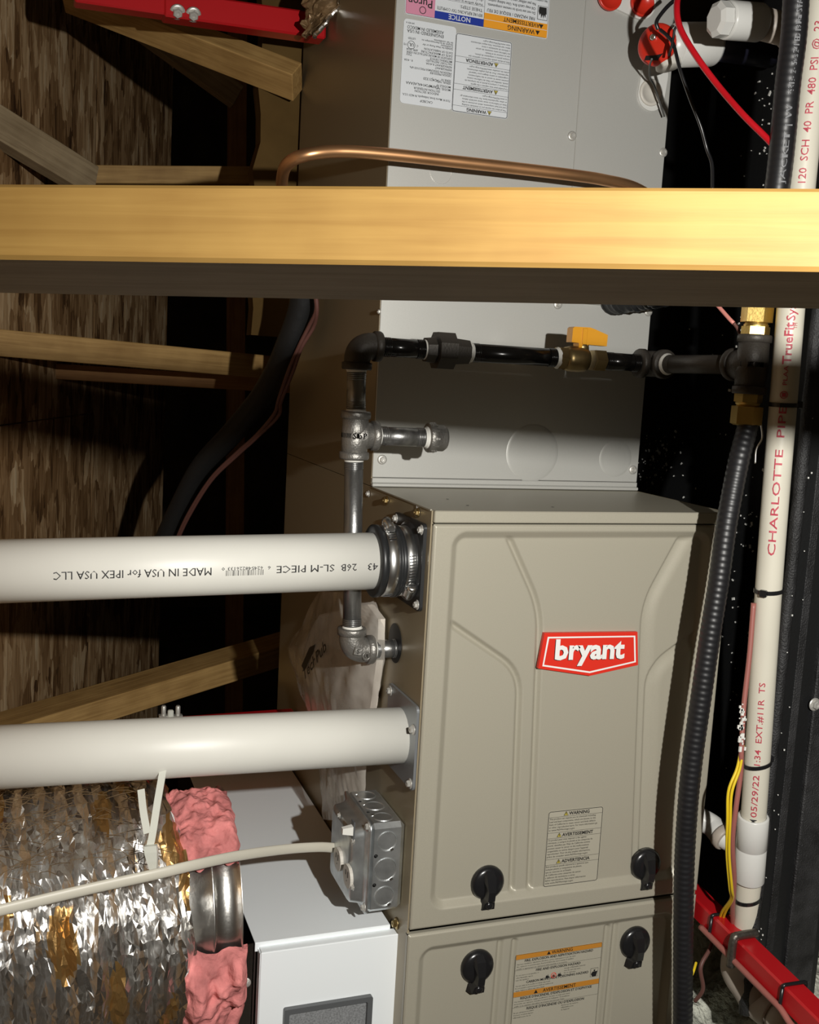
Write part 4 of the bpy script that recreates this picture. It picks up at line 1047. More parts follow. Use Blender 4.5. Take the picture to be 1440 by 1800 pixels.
# elbow towards the camera side and the run to the hose tee
TEE2 = atY(1322, 641, -.085)
eo = HZ(eR); dd = (TEE2 - eo).normalized()
b = fitting(eo, [(-1, 0, 0), tuple(dd)], 'e', 'ironfit', .0172, .026, .0205); b.build('elbow_fitting', GP)
nip(eo + dd * .028, TEE2 - dd * .02, 'ironfit', r=.0125, dope=(1, 0))
axh = (atY(1333, 545, -.085) - atY(1314, 725, -.085)).normalized()
b = fitting(TEE2, [tuple(axh), tuple(-axh), tuple(-dd)], 't', 'ironfit', .0185, .036, .0212); b.build('tee_fitting', GP)
def brassnut(o, d):
    b = MB(); b.lathe(o, d, [(0, .0135), (0, .0175), (.011, .0175), (.012, .0140)], M['brass'], 6, smooth=False)
    b.lathe(o + d * .009, d, [(0, .015), (.004, .0155), (.006, .0140), (.010, .0140)], M['brass'], 20)
    b.lathe(o + d * .016, d, [(0, .0150), (.0005, .0195), (.0225, .0195), (.0245, .0150)], M['brass'], 6, smooth=False, ref=V(.3, -1, 0)); b.build('brass_nut', GP, props={'label': 'bright brass hose nut'})
brassnut(TEE2 + axh * .036, axh); brassnut(TEE2 - axh * .036, -axh)

# ================================================================== WHITE VENT PIPES
VR = .0366
def wrap_text(b, body, pxa, pxb, A, B, h, mt, ang0, r, lift=.0008, bold=0, flip=True):
    """print round a pipe from A (px pxa) to B; turned upside down when flip"""
    ax = (B - A).normalized(); mid = (A + B) / 2; tow = (CAM - mid); tow = (tow - ax * tow.dot(ax)).normalized(); upv = ax.cross(tow)
    if upv.z < 0: upv = -upv
    vs, fs, gw, gh = glyphs(body, bold); out = []
    for x, y in vs:
        c = A.lerp(B, x / gw); a = ang0 + (-(y * h / .7) + h / 2) / r * (1 if flip else -1)
        out.append(c + (tow * math.cos(a) + upv * math.sin(a)) * (r + lift))
    b.add(out, fs, M[mt])
v0, v1 = atY(-60, 1005.5, .07), atY(655, 986, .07)
VP = thing('vent_pipe', 'upper white plastic vent pipe with black print, clamped into the rubber coupling', 'pipe', (v0 + v1) / 2, 'white vent pipes')
b = MB(); b.lathe(v0, v1 - v0, [(0, VR), ((v1 - v0).length * .5, VR), ((v1 - v0).length, VR)], M['pvc'], 64); b.build('pipe', VP)
def onv(px):
    for i in range(401):
        p = v0.lerp(v1, i / 400)
        if pxy(p)[0] >= px: return p
    return v1
b = MB(); AN = -.20
for body, xa, xb, h, bd in (('43', 648, 630, .0088, 0), ('26B', 612, 585, .0088, 0), ('SL-M PIECE', 573, 474, .0088, 0), ('MADE IN USA for IPEX USA LLC', 362, 92, .0092, 0), ('6', 463, 458, .004, 0), ('624548226133', 450, 390, .004, 0), ('0', 385, 380, .004, 0)):
    wrap_text(b, body, xa, xb, onv(xa), onv(xb), h, 'ink', AN + (.07 if h < .005 else 0), VR)
rng = random.Random(3); x = 386.0
ax = (v1 - v0).normalized(); tow = (CAM - onv(420)); tow = (tow - ax * tow.dot(ax)).normalized(); upv = ax.cross(tow); upv = upv if upv.z > 0 else -upv
while x < 452:
    wb = rng.choice((.6, .9, 1.6)); c = onv(x); q = c + (onv(300) - c).normalized() * -(.0004 * wb)
    vs = [p + (tow * math.cos(a) + upv * math.sin(a)) * (VR + .0007) for a in (AN - .16, AN + .02) for p in (c, q)]
    b.add(vs, [(0, 1, 3, 2)], M['ink']); x += wb + rng.choice((1.2, 1.8, 2.4))
b.build('print', VP)
# coupling
CP = thing('vent_coupling', 'black rubber coupling with two shiny hose clamps and a square flange', 'coupling', V(-.03, .07, -.075))
cx = v1; ax = V(1, 0, 0); cc = lambda x: V(x, v1.y, v1.z + (x - v1.x) * .0)
xa = onv(648).x + .003; CR = .0462
b = MB(); b.lathe(cc(xa), ax, [(0, VR + .0005), (0, CR - .002), (.002, CR + .001), (.0085, CR + .0005), (.0095, CR - .0018), (.0245, CR - .0018), (.0255, CR + .0012), (.0285, CR + .0012), (.0295, CR - .0004), (.0305, CR + .0010), (.0325, CR + .0010), (.0335, CR - .0020), (.0475, CR - .0020), (.048, CR - .001), (-xa - .003, CR - .001)], M['rubber'], 48, cap=False); b.build('sleeve', CP)
def clamp(x0, w, r, ang, scr):
    b = MB(); b.lathe(cc(x0), ax, [(0, r), (.0006, r + .0011), (w - .0006, r + .0011), (w, r)], M['steel'], 64, cap=False)
    b.build('hose_clamp', CP)
    hc = bpy.data.objects[-1] if False else [o for o in sc.objects if o.parent == CP and o.name.startswith('hose_clamp')][-1]
    return hc
def radial(a): return V(0, -math.cos(a), math.sin(a))
c1 = clamp(xa + .0100, .0142, CR - .0012, 0, 0); c2 = clamp(xa + .0340, .0132, CR - .0016, 0, 0)
def slots(x0, w, r, a0, a1, nm, par):
    b = MB(); n = int((a1 - a0) * r / .0034)
    for k in range(n):
        a = a0 + (a1 - a0) * (k + .5) / n; o = radial(a); t = V(0, math.sin(a), math.cos(a)); c = cc(x0 + w / 2) + o * (r + .0013)
        b.obox(c, X_ * w * .32 + t * .0006, t * .0007, o * .0003, M['ink'])
    return b.build(nm, par)
slots(xa + .0340, .0132, CR - .0014, -.55, .35, 'band_slot', c2); slots(xa + .0100, .0142, CR - .0010, .75, 1.2, 'band_slot', c1); slots(xa + .0100, .0142, CR - .0010, -1.25, -.95, 'band_slot', c1)
def worm(x0, w, r, a, par):
    o = radial(a); t = V(0, math.sin(a), math.cos(a)); c = cc(x0 + w / 2) + o * (r + .0055)
    b = MB(); b.obox(c - o * .002, X_ * w * .55, t * .0075, o * .0042, M['steel'], .002); b.lathe(c - t * .009, t, [(0, .0045), (.014, .0050), (.016, .0066), (.0215, .0066), (.0225, .0045), (.0225, .002)], M['steel'], 12); b.obox(c + t * .0137, X_ * .0045, o * .0006, t * .0004, M['ink'])
    b.build('worm_screw', par)
worm(xa + .0335, .0140, CR - .0005, -.72, c2); worm(xa + .0090, .0145, CR - .0005, 1.25, c1)
f0, f1 = atX(743, 935, -.001), atX(741, 1063, -.001)
b = MB(); y0_, y1_ = .016, .128; zt_, zb_ = cc(0).z + .056, cc(0).z - .056
b.prism([(y, z) for y, z in rrect(y1_ - y0_, zt_ - zb_, .006, 4, y0_, zb_)], V(-.0045, 0, 0), Y_, Z_, .0045, M['rubber']); b.lathe(V(-.0045, .07, cc(0).z), -X_, [(0, .052), (.002, .050), (.003, CR - .001)], M['rubber'], 40, cap=False); b.build('flange', CP)
for y, z in ((y0_ + .007, zb_ + .008), (y1_ - .008, zt_ - .008), (y0_ + .007, zt_ - .008)): screw(CP, V(-.0047, y, z), (-1, 0, 0), .0042)

w0, w1 = atY(-60, 1333.5, .06), atY(716, 1291.5, .06)
w1 = V(-.001, w1.y, w1.z)
LP = thing('vent_pipe', 'lower white plastic vent pipe, plain, ending at the thin grey flange', 'pipe', (w0 + w1) / 2, 'white vent pipes')
b = MB(); b.lathe(w0, w1 - w0, [(0, VR), ((w1 - w0).length * .5, VR), ((w1 - w0).length, VR)], M['pvc'], 64); b.build('pipe', LP)
FL = thing('vent_flange', 'thin grey square flange round the end of the lower vent pipe', 'flange', w1)
b = MB(); zc_ = w1.z
o_out = rrect(.112, .112, .007, 5, w1.y - .056, zc_ - .056); k = len(o_out)
inn_ = [(w1.y + (VR + .0006) * math.cos(math.atan2(z - zc_, y - w1.y)), zc_ + (VR + .0006) * math.sin(math.atan2(z - zc_, y - w1.y))) for y, z in o_out]
vs = [V(x, y, z) for x in (-.0005, -.0040) for pl in (o_out, inn_) for y, z in pl]
fs = []
for i in range(k):
    j = (i + 1) % k
    fs += [(2 * k + i, 2 * k + j, 3 * k + j, 3 * k + i), (i, j, 2 * k + j, 2 * k + i), (k + i, 3 * k + i, 3 * k + j, k + j)]
b.add(vs, fs, M['gasket']); b.build('plate', FL)
for y, z in ((w1.y - .047, zc_ + .024), (w1.y - .047, zc_ - .048), (w1.y + .047, zc_ + .046)): screw(FL, V(-.0042, y, z), (-1, 0, 0), .0045)

# ================================================================== SWITCH BOX
SB = thing('switch_box', 'galvanized electrical box with knockouts, white toggle and duplex outlet on the furnace side', 'electrical box', V(-.03, .09, -.47))
bx0, bx1 = -.050, -.0015; by0, by1 = .026, .142; bz0, bz1 = -.536, -.414
b = MB(); b.box((bx0, by0, bz0), (bx1, by1, bz1), M['galv'], .006); b.build('box_body', SB)
def knock(c, n, r, ang, nm='knockout'):
    n = Vector(n); u = Z_ if abs(n.z) < .5 else Y_; w = n.cross(u)
    b = MB(); b.lathe(c, n, [(-.0005, r + .0008), (.0004, r + .0003), (-.0002, r - .0004), (.0008, r - .0011), (.0002, r - .0018), (.00022, 0)], M['galv'], 32, smooth=False, ref=u)
    o = Vector(c) + (u * math.cos(ang) + w * math.sin(ang)) * (r + .0002) + n * .0005
    b.obox(o, (u * math.cos(ang) + w * math.sin(ang)) * .0018, (-u * math.sin(ang) + w * math.cos(ang)) * .0022, n * .0006, M['steel']); b.build(nm, SB)
kx = (bx0 + bx1) / 2 - .001
for z, r in ((-.4375, .0135), (-.4765, .0160), (-.5135, .0138)): knock(V(kx, by0, z), -Y_, r, 3.7)
for y, r in ((.048, .0135), (.084, .0140), (.120, .0135)): knock(V(kx, y, bz1), Z_, r, 1.0)
for z in (-.4565, -.4965):
    b = MB(); b.lathe(V(bx0 + .009, by0 - .0003, z), -Y_, [(0, .0026), (.0002, 0)], M['ink'], 14); b.build('mount_hole', SB)
for y in (.066, .102):
    b = MB(); b.lathe(V(bx0 + .009, y, bz1 + .0003), Z_, [(0, .0022), (.0002, 0)], M['ink'], 12); b.build('mount_hole', SB)
# cover: flat lip then a raised tray
b = MB(); lp = rrect(by1 - by0 + .004, bz1 - bz0 + .004, .010, 6, by0 - .002, bz0 - .002); k = len(lp)
def ringpts(inset, x, r):
    return [V(x, y, z) for y, z in rrect(by1 - by0 + .004 - 2 * inset, bz1 - bz0 + .004 - 2 * inset, r, 6, by0 - .002 + inset, bz0 - .002 + inset)]
rings = [ringpts(0, bx0 + .001, .010), ringpts(0, bx0 - .0012, .010), ringpts(.0075, bx0 - .0016, .010), ringpts(.0105, bx0 - .006, .010), ringpts(.0125, bx0 - .0185, .010), ringpts(.0155, bx0 - .0212, .009), ringpts(.021, bx0 - .0222, .007)]
vs = [p for r in rings for p in r]; fs = []
for a in range(len(rings) - 1):
    for i in range(k): j = (i + 1) % k; fs.append((a * k + i, (a + 1) * k + i, (a + 1) * k + j, a * k + j))
b.add(vs, fs, M['galv'], True); b.add(rings[-1], [tuple(reversed(range(k)))], M['galv']); b.build('raised_cover', SB)
fx = bx0 - .0222
# the cover front carries the toggle (upper half) and outlet (lower half)
b = MB(); tz_ = -.4445; ty = .084
tc_ = atX(612, 1461, fx - .008)
b.obox(V(fx - .0008, tc_.y + .002, tc_.z), Y_ * .006, Z_ * .0125, X_ * .0010, M['recess'], .0006)
b.add([V(fx - .001, tc_.y + .002 + y, tc_.z + z) for y, z in ((-.0045, -.006), (.0045, -.006), (.0045, .006), (-.0045, .006))] + [V(fx - .0155, tc_.y + .002 + y * .8, tc_.z + .001 + z) for y, z in ((-.0040, -.0045), (.0040, -.0045), (.0040, .0030), (-.0040, .0030))],
      [(0, 1, 2, 3), (4, 7, 6, 5), (0, 4, 5, 1), (1, 5, 6, 2), (2, 6, 7, 3), (3, 7, 4, 0)], M['toggle']); b.build('toggle_switch', SB, props={'label': 'white toggle switch'})
oc = [atX(594, 1510, fx - .003), atX(611, 1540, fx - .003)]
for q in oc:
    b = MB(); r = .0165
    pts = [(q.y + r * math.cos(a), q.z + .86 * r * math.sin(a) * 1.1) for a in np.linspace(0, 2 * math.pi, 28, endpoint=False)]
    b.prism([(y, max(q.z - .0145, min(q.z + .0145, z))) for y, z in pts], V(fx - .0042, 0, 0), Y_, Z_, .0042, M['outlet'])
    for dy, dz, l in ((-.0045, .004, .004), (.0045, .004, .0032)): b.obox(V(fx - .0043, q.y + dy, q.z + dz), X_ * .0003, Y_ * .0009, Z_ * l, M['ink'])
    b.lathe(V(fx - .0040, q.y, q.z - .006), -X_, [(0, .0024), (.0004, 0)], M['ink'], 12); b.build('outlet_face', SB, props={'label': 'ivory outlet face'})
for px, py in ((597, 1433), (622, 1478), (621, 1560)): screw(SB, atX(px, py, fx - .0002), (-1, 0, 0), .0028)
for px, py in ((648, 1453),): screw(SB, atX(px, py, bx0 - .0018), (-1, 0, 0), .0042)
screw(SB, V(bx0 - .0018, by0 + .004, bz0 + .008), (-1, 0, 0), .004)

# ================================================================== WHITE CABINET left of the furnace
WC = thing('filter_cabinet', 'white sheet metal cabinet with grey recessed panel left of the furnace bottom', 'cabinet', V(-.1, .35, -.89))
cx0, cx1, cy0, zt_ = -.190, -.006, .052, -.570
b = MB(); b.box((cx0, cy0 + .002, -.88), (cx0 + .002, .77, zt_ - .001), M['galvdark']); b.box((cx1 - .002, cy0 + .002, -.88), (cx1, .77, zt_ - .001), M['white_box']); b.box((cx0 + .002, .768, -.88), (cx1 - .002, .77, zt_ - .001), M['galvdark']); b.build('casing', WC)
b = MB(); b.box((cx0, cy0, zt_ - .0015), (cx1, .772, zt_), M['white_box'], .0006); b.box((cx0, cy0 - .0006, zt_ - .012), (cx1, cy0 + .001, zt_ - .0005), M['white_box'], .0006); b.build('top_panel', WC)
dz1 = zt_ - .010; dy = .036
dl0, dr0 = atY(459, 1676, dy), atY(700.5, 1645.5, dy)
b = MB(); b.box((dl0.x, dy, -.88), (dr0.x, dy + .003, dl0.z), M['white_box'], .0012); b.box((dl0.x + .001, dy + .001, dl0.z - .002), (dr0.x - .001, cy0, dl0.z + .0002), M['white_box'], .0006); b.box((dl0.x - .0008, dy + .002, -.88), (dl0.x + .001, cy0, dl0.z - .002), M['white_box']); 
b.build('door', WC)
b = MB(); a, c = atY(498, 1771, dy), atY(653, 1753, dy); fz = .16; ww = c.x - a.x
o = V(a.x, dy, a.z - fz); outp = rrect(ww, fz, .003, 4); inp = rrect(ww - .014, fz - .014, .002, 4, .007, .007); k = len(outp)
lev = [(outp, 0), (outp, -.007), (inp, -.007), (inp, .004)]
vs = [o + X_ * x + Z_ * z + Y_ * d for pl, d in lev for x, z in pl]
fs = [(r * k + i, r * k + (i + 1) % k, (r + 1) * k + (i + 1) % k, (r + 1) * k + i) for r in range(3) for i in range(k)]
b.add(vs, [tuple(reversed(f)) for f in fs], M['recess']); b.build('window_frame', WC)
b = MB(); b.add([o + X_ * x + Z_ * z + Y_ * -.0006 for x, z in inp], [tuple(range(k))], M['speckle']); b.build('speckled_panel', WC)
# left flange strip of the cabinet and its screw
b = MB(); b.box((cx0 - .022, cy0 + .006, -.88), (cx0 - .0005, cy0 + .008, zt_ - .004), M['galvdark']); b.box((cx0 - .0225, cy0 + .006, -.88), (cx0 - .021, .5, zt_ - .002), M['galvdark']); b.build('side_flange', WC)
screw(WC, atY(432, 1727, cy0 + .0055), (-.3, -1, 0), .0045)

# ================================================================== FLEX DUCT
DC = V(0, .165, -.560); DRAD = .168; DXE = -.272
DU = thing('flex_duct', 'big crumpled silver foil duct lying under the lower vent pipe', 'duct', V(-.5, .165, -.515))
def crump(x, a):
    p = V(x * 9, math.cos(a) * 1.7, math.sin(a) * 1.7)
    h = noise.noise(p * 1.6) * .010
    d1 = noise.voronoi(V(x * 26, a * 2.6, 3.1))[0]; h += (d1[1] - d1[0]) * .016
    d2 = noise.voronoi(V(x * 62 + 9, a * 4.2, 1.7))[0]; h += (d2[1] - d2[0]) * .006
    h += .004 * abs(math.sin(x * 95 + 1.3 * math.sin(a * 2) + a * .4)) + .0022 * noise.noise(V(x * 120, a * 16, 0))
    return h
na, nx = 84, 130
b = MB(); A0, A1 = math.radians(-100), math.radians(150)      # angle 0 = towards camera (-Y), up positive
rr2 = random.Random(2); vs = []; XA = []
def fold(x, a):
    k = x / .024 + .35 * noise.noise(V(x * 8, a * 1.6, 0)); f = abs((k % 1) - .5) * 2           # spiral wire folds
    return .0105 * f + .016 * noise.noise(V(x * 14, a * 1.5, 4)) + .0075 * noise.noise(V(x * 34, a * 2.2, 9)) + .0016 * noise.noise(V(x * 90, a * 14, 2))
for i in range(nx + 1):
    for j in range(na + 1):
        a = A0 + (A1 - A0) * (j + (rr2.uniform(-.42, .42) if 0 < j < na else 0)) / na
        xx = DXE - (1 - (i + (rr2.uniform(-.42, .42) if 0 < i < nx else 0)) / nx) * .46
        x = xx - .012 * max(0, math.sin(a)) + .004 * noise.noise(V(xx * 20, a * 5, 8))
        end = min(1, (DXE - xx) / .02)
        r = DRAD + fold(xx, a) + rr2.gauss(0, .0007) - .014 * (1 - max(0, end)) ** 2 - .004
        vs.append(DC + X_ * x - V(0, math.cos(a), 0) * r + V(0, 0, math.sin(a)) * r); XA.append((xx, a))
def idx(i, j): return i * (na + 1) + j
fa, fb = [], []
for i in range(nx):
    for j in range(na):
        q = (idx(i, j), idx(i, j + 1), idx(i + 1, j + 1), idx(i + 1, j))
        tr = ((q[0], q[1], q[2]), (q[0], q[2], q[3])) if (i * 7 + j * 3) % 2 else ((q[0], q[1], q[3]), (q[1], q[2], q[3]))
        x, a = XA[q[0]]; v = noise.noise(V(x * 34, a * 1.7, 11))
        (fb if v > .30 else fa).extend(tr)
b.add(vs, fa, M['foil'], False)
k0 = b.mi(M['foilreflect'])
for f in fb: b.f.append(f); b.m.append(k0); b.s.append(False)
b.build('foil_jacket', DU)
def crump(x, a): return fold(x, a)
rng = random.Random(8)
# brown scrim threads on top
b = MB()
for k in range(240):
    a = rng.uniform(.75, 1.5); x = rng.uniform(-.72, -.34); r = DRAD + .012 + rng.uniform(0, .008); p = DC + X_ * x + V(0, -math.cos(a), math.sin(a)) * r
    t = V(rng.uniform(.5, 1), rng.uniform(-.6, .6), rng.uniform(-.25, .35)).normalized(); L = rng.uniform(.015, .06); m_ = p + t * L * .5 + V(0, -.3, 1) * rng.uniform(0, .006)
    b.tube([p, m_, p + t * L], .00045, M['straw'], 4, cap=False)
o = b.build('loose_fibre', DU); o['kind'] = 'stuff'
# galvanized collar on the cabinet
CO = thing('duct_collar', 'galvanized ring collar joining the foil duct to the white cabinet', 'collar', V(-.24, .165, -.515))
b = MB(); q = DC + X_ * -.300; b.lathe(q, X_, [(0, .140), (.050, .140), (.0515, .1425), (.054, .1425), (.0555, .140), (.0855, .140), (.0865, .147), (.0875, .147)], M['collar'], 96, cap=False); b.build('ring', CO)
# pink insulation bursting out between duct and collar
def wool(label, a0, a1, x0, x1, r0, bulge, seed):
    """a torn sheet of glass wool lying round the collar between the angles a0 and a1"""
    b = MB(); nu, nv = 54, 90; top = []; bot = []
    for j in range(nv + 1):
        t = j / nv; a = a0 + (a1 - a0) * t; e = min(1, min(t, 1 - t) * 7) ** .5
        for i in range(nu + 1):
            u = i / nu; ee = min(1, min(u, 1 - u) * 6) ** .5
            xx = x0 + (x1 - x0) * u + .012 * noise.noise(V(a * 7, u * 2, seed)) * (1 if i in (0, nu) else .5)
            aa = a + .10 * noise.noise(V(u * 4, seed, t * 3)) * (1 - e)
            q = V(xx * 30 + seed, a * 5, 1.5 * seed)
            h = .006 + bulge * e * ee * (.62 + .55 * noise.noise(q * .7) + .28 * noise.noise(q * 1.9)) + .0035 * noise.noise(q * 5) * ee - .010 * abs(noise.noise(V(a * 4.5 + xx * 20, seed, 2))) * ee
            d = V(0, -math.cos(aa), math.sin(aa)); top.append(DC + X_ * xx + d * (r0 + max(.001, h))); bot.append(DC + X_ * xx + d * (r0 - .002))
    g = [(j * (nu + 1) + i, j * (nu + 1) + i + 1, (j + 1) * (nu + 1) + i + 1, (j + 1) * (nu + 1) + i) for j in range(nv) for i in range(nu)]
    n = len(top); fs = g + [tuple(reversed([k + n for k in f])) for f in g]
    rim = [j * (nu + 1) for j in range(nv)], [j * (nu + 1) + nu for j in range(nv)]
    fs += [(k, k + nu + 1, k + nu + 1 + n, k + n) for k in rim[0]] + [(k + nu + 1, k, k + n, k + nu + 1 + n) for k in rim[1]]
    b.add(top + bot, fs, M['insul'], True)
    return solo('pink_insulation', b, label, 'insulation')
wool('pink fibreglass wool round the upper end of the foil duct, under the lower vent pipe', .74, 1.62, -.292, -.212, .1415, .026, 1.0)
wool('pink fibreglass wool bulging out beside the foil duct at the bottom of the picture', -1.35, .03, -.292, -.205, .1415, .050, 2.3)
# nylon strap round the duct
ST2 = thing('nylon_strap', 'ivory nylon strap hanging down from the lower vent pipe to the foil duct', 'strap', atY(268, 1480, .0))
s = [atY(287, 1352, .03), atY(277, 1410, .004), atY(268, 1468, -.012), atY(263, 1490, -.014)]
def ribbon(b, pts, hw, th, side, mt):
    vs = []
    for i, p in enumerate(pts):
        t = (pts[min(i + 1, len(pts) - 1)] - pts[max(0, i - 1)]).normalized(); sd = (side - t * side.dot(t)).normalized(); n = sd.cross(t)
        h_ = hw[i] if hasattr(hw, '__len__') else hw
        vs += [p - sd * h_ - n * th, p + sd * h_ - n * th, p + sd * h_ + n * th, p - sd * h_ + n * th]
    n = len(pts); fs = [(3, 2, 1, 0), (4 * n - 4, 4 * n - 3, 4 * n - 2, 4 * n - 1)]
    for i in range(n - 1):
        for k in range(4): fs.append((4 * i + k, 4 * i + (k + 1) % 4, 4 * i + 4 + (k + 1) % 4, 4 * i + 4 + k))
    b.add(vs, fs, mt)
b = MB(); ribbon(b, spline(s, 8), .0042, .0007, R_, M['ivory']); b.build('strap', ST2)
s2 = [atY(248, 1388, .03), atY(252, 1425, .008), atY(259, 1465, -.010)]
b = MB(); ribbon(b, spline(s2, 8), .0042, .0007, R_, M['ivory']); b.build('strap', ST2)
b = MB(); s3 = [atY(265, 1486, -.018), atY(266, 1497, -.019), atY(268, 1512, -.019), atY(272, 1540, -.017)]; ribbon(b, s3, [.0072, .0074, .006, .0022], .0032, R_, M['ivory']); b.build('buckle', ST2)
# cream cable
cpts = [atY(-60, 1616, -.055), atY(0, 1600, -.05), atY(150, 1564, -.035), atY(268, 1538, -.030), atY(340, 1521, -.015), atY(420, 1504, .03), atY(500, 1493, .075), atY(560, 1489, .10), atY(600, 1490, .115)]
cpts[-1] = V(bx0 - .016, cpts[-1].y, cpts[-1].z)
b = MB(); ribbon(b, spline(cpts, 14), .0066, .0033, Z_, M['romex'])
sp = spline(cpts, 14); b = MB(); vs = []; fs = []; sg = 14
for i, p in enumerate(sp):
    t = (sp[min(i + 1, len(sp) - 1)] - sp[max(0, i - 1)]).normalized(); sd = (Z_ - t * Z_.dot(t)).normalized(); n = sd.cross(t)
    for k in range(sg): a = 2 * math.pi * k / sg; vs.append(p + sd * math.cos(a) * .0068 + n * math.sin(a) * .0036)
fs = [(i * sg + k, i * sg + (k + 1) % sg, (i + 1) * sg + (k + 1) % sg, (i + 1) * sg + k) for i in range(len(sp) - 1) for k in range(sg)]
b.add(vs, fs, M['romex'], True); solo('power_cable', b, 'cream jacketed flat cable running from the left edge to the electrical box', 'cable')

# ================================================================== LITERATURE BAG against the furnace side
BG = thing('document_bag', 'clear plastic bag of papers lying against the furnace side behind the gas pipe', 'bag', V(-.02, .35, -.30))
b = MB(); bk = [atX(655, 1062, -.006), atX(675, 1088, -.006), atX(673, 1150, -.006), atX(661, 1240, -.006), atX(640, 1330, -.006), atX(560, 1260, -.006), atX(535, 1140, -.006), atX(570, 1080, -.006)]
b.prism([(p.y, p.z) for p in bk], V(-.014, 0, 0), Y_, Z_, .010, M['paper'])
b.build('booklet', BG)
e0, e1 = atX(534, 1197, -.056), atX(574, 1142, -.056); ux = (e1 - e0); L = ux.length; ux.normalize(); uy = (-X_).cross(ux)
if uy.z < 0: uy = -uy
vs_, fs_, gw, gh = glyphs('TechPub', .012)
b = MB(); uyy = (atX(545, 1138, -.056) - e0); uyy = uyy - ux * uyy.dot(ux); uyn = uyy.normalized()
b.add([e0 + ux * (x * L / gw) + uyn * (y / .7 * uyy.length * .5) for x, y in vs_], fs_, M['ink'])
q = [atX(x, y, -.056) for x, y in ((530, 1170), (544, 1138), (555, 1132), (551, 1146), (535, 1180))]; b.add(q, [(0, 1, 2, 3, 4)], M['ink']); b.build('bag_print', BG)
b = MB(); nu, nv = 46, 70; vs = []
Lf = [(1040, 562), (1100, 535), (1135, 508), (1165, 515), (1250, 545), (1330, 560), (1440, 574)]; Rt = [(1040, 652), (1066, 664), (1100, 679), (1150, 677), (1240, 664), (1330, 650), (1440, 640)]
for j in range(nv + 1):
    py = 1040 + 400 * j / nv; xl_ = np.interp(py, *zip(*Lf)); xr_ = np.interp(py, *zip(*Rt))
    for i in range(nu + 1):
        u = i / nu; p = atX(xl_ + (xr_ - xl_) * u, py, -.020)
        bulge = (math.sin(math.pi * u) ** .7) * .024 * (1 + .4 * math.sin(py * .012))
        wr = .007 * noise.noise(V(p.y * 22 + p.z * 9, p.z * 7, 0)) + .004 * abs(noise.noise(V(p.y * 60 - p.z * 20, p.z * 22, 5)))
        vs.append(p - X_ * max(-.002, bulge + wr))
b.add(vs, [(j * (nu + 1) + i, (j + 1) * (nu + 1) + i, (j + 1) * (nu + 1) + i + 1, j * (nu + 1) + i + 1) for j in range(nv) for i in range(nu)], M['film'], True)
b.build('clear_film', BG)

# ================================================================== COPPER LINE, LINE SET SLEEVES
b = MB(); CY = .175
pts = spline([atY(548, 420, .62), atY(516, 380, .50), atY(498, 340, .36), atY(497, 308, .26), atY(508, 286, .20), atY(540, 272, CY), atY(600, 266, CY), atY(690, 272, CY), atY(800, 284, CY), atY(900, 295, CY), atY(1000, 307, CY), atY(1060, 316, .18), atY(1120, 332, .19), atY(1175, 372, .20), atY(1205, 420, .17), atY(1218, 482, .121)], 12)
b.tube(pts, .0083, M['copper'], 16); solo('copper_tube', b, 'bare copper tube curving across the coil cabinet just above the amber stud', 'tube')
b = MB(); b.tube(spline([atY(552, 415, .50), atY(541, 480, .51), atY(528, 550, .54), atY(508, 605, .58), atY(486, 655, .66), atY(455, 705, .76), atY(405, 765, .84), atY(355, 820, .92), atY(322, 880, .98), atY(285, 960, 1.05)], 10), .022, M['foam'], 18)
solo('line_set_sleeve', b, 'black foam covered line sweeping down left behind the gas pipe', 'tube')
for k, (off, lb) in enumerate(((0, 'thin maroon cable sagging along the right side of the black foam line'), (1, 'thin maroon cable twisted just under its twin along the black foam line'))):
    px = [(553, 470, .46), (554, 515, .47), (556, 545, .48), (544, 572, .51), (526, 608, .54), (508, 650, .58), (490, 702, .63), (482, 728, .66), (450, 766, .70), (415, 797, .76), (370, 842, .84), (330, 905, .92), (305, 960, .98)]
    if off: px = [(x + (7 if 2 < i < 8 else 2) * (1 if i % 2 else .6), y + 3, d) for i, (x, y, d) in enumerate(px)]
    b = MB(); b.tube(spline([atY(*q) for q in px], 8), .0034, M['maroon'], 8); solo('maroon_cable', b, lb, 'cable', group='cables along the foam line')
# black taped suction line entering the coil under the stud
SL = thing('suction_line', 'black taped insulated line entering the coil cabinet just under the amber stud', 'tube', atY(1100, 515, .2))
pts = spline([atY(1078, 527, .2435), atY(1096, 524, .215), atY(1130, 519, .185), atY(1172, 512, .15), atY(1222, 492, .12), atY(1262, 430, .12)], 14)
b = MB(); b.tube(pts, [.0215 + .0024 * noise.noise(V(i * .9, 0, 0)) + .0012 * (i % 4 < 2) for i in range(len(pts))], M['rubber'], 18); b.build('foam_sleeve', SL)
b = MB(); b.tube(spline([atY(1140, 524, .15), atY(1165, 522, .135), atY(1190, 513, .13), atY(1215, 505, .125)], 8), .013, M['black'], 12); b.build('tape_end', SL)
wire('loose_wire', 'salmon pink wire slanting from under the amber stud to the upper brass fitting', [(1205, 470, .02), (1228, 506, .0), (1255, 530, -.03), (1282, 560, -.055), (1290, 568, -.06)], 'brightpink', .0026)
wire('loose_wire', 'dark end of the salmon wire running down behind the black gas tee', [(1290, 568, -.06), (1298, 580, -.06), (1303, 600, -.058), (1304, 640, -.05)], 'maroon', .0022)
wire('loose_wire', 'bare silvery wire curl between the lower gas hose and the drain pipe', [(1338, 745, -.07), (1340, 770, -.07), (1330, 790, -.065), (1328, 815, -.065)], 'steel', .0012)

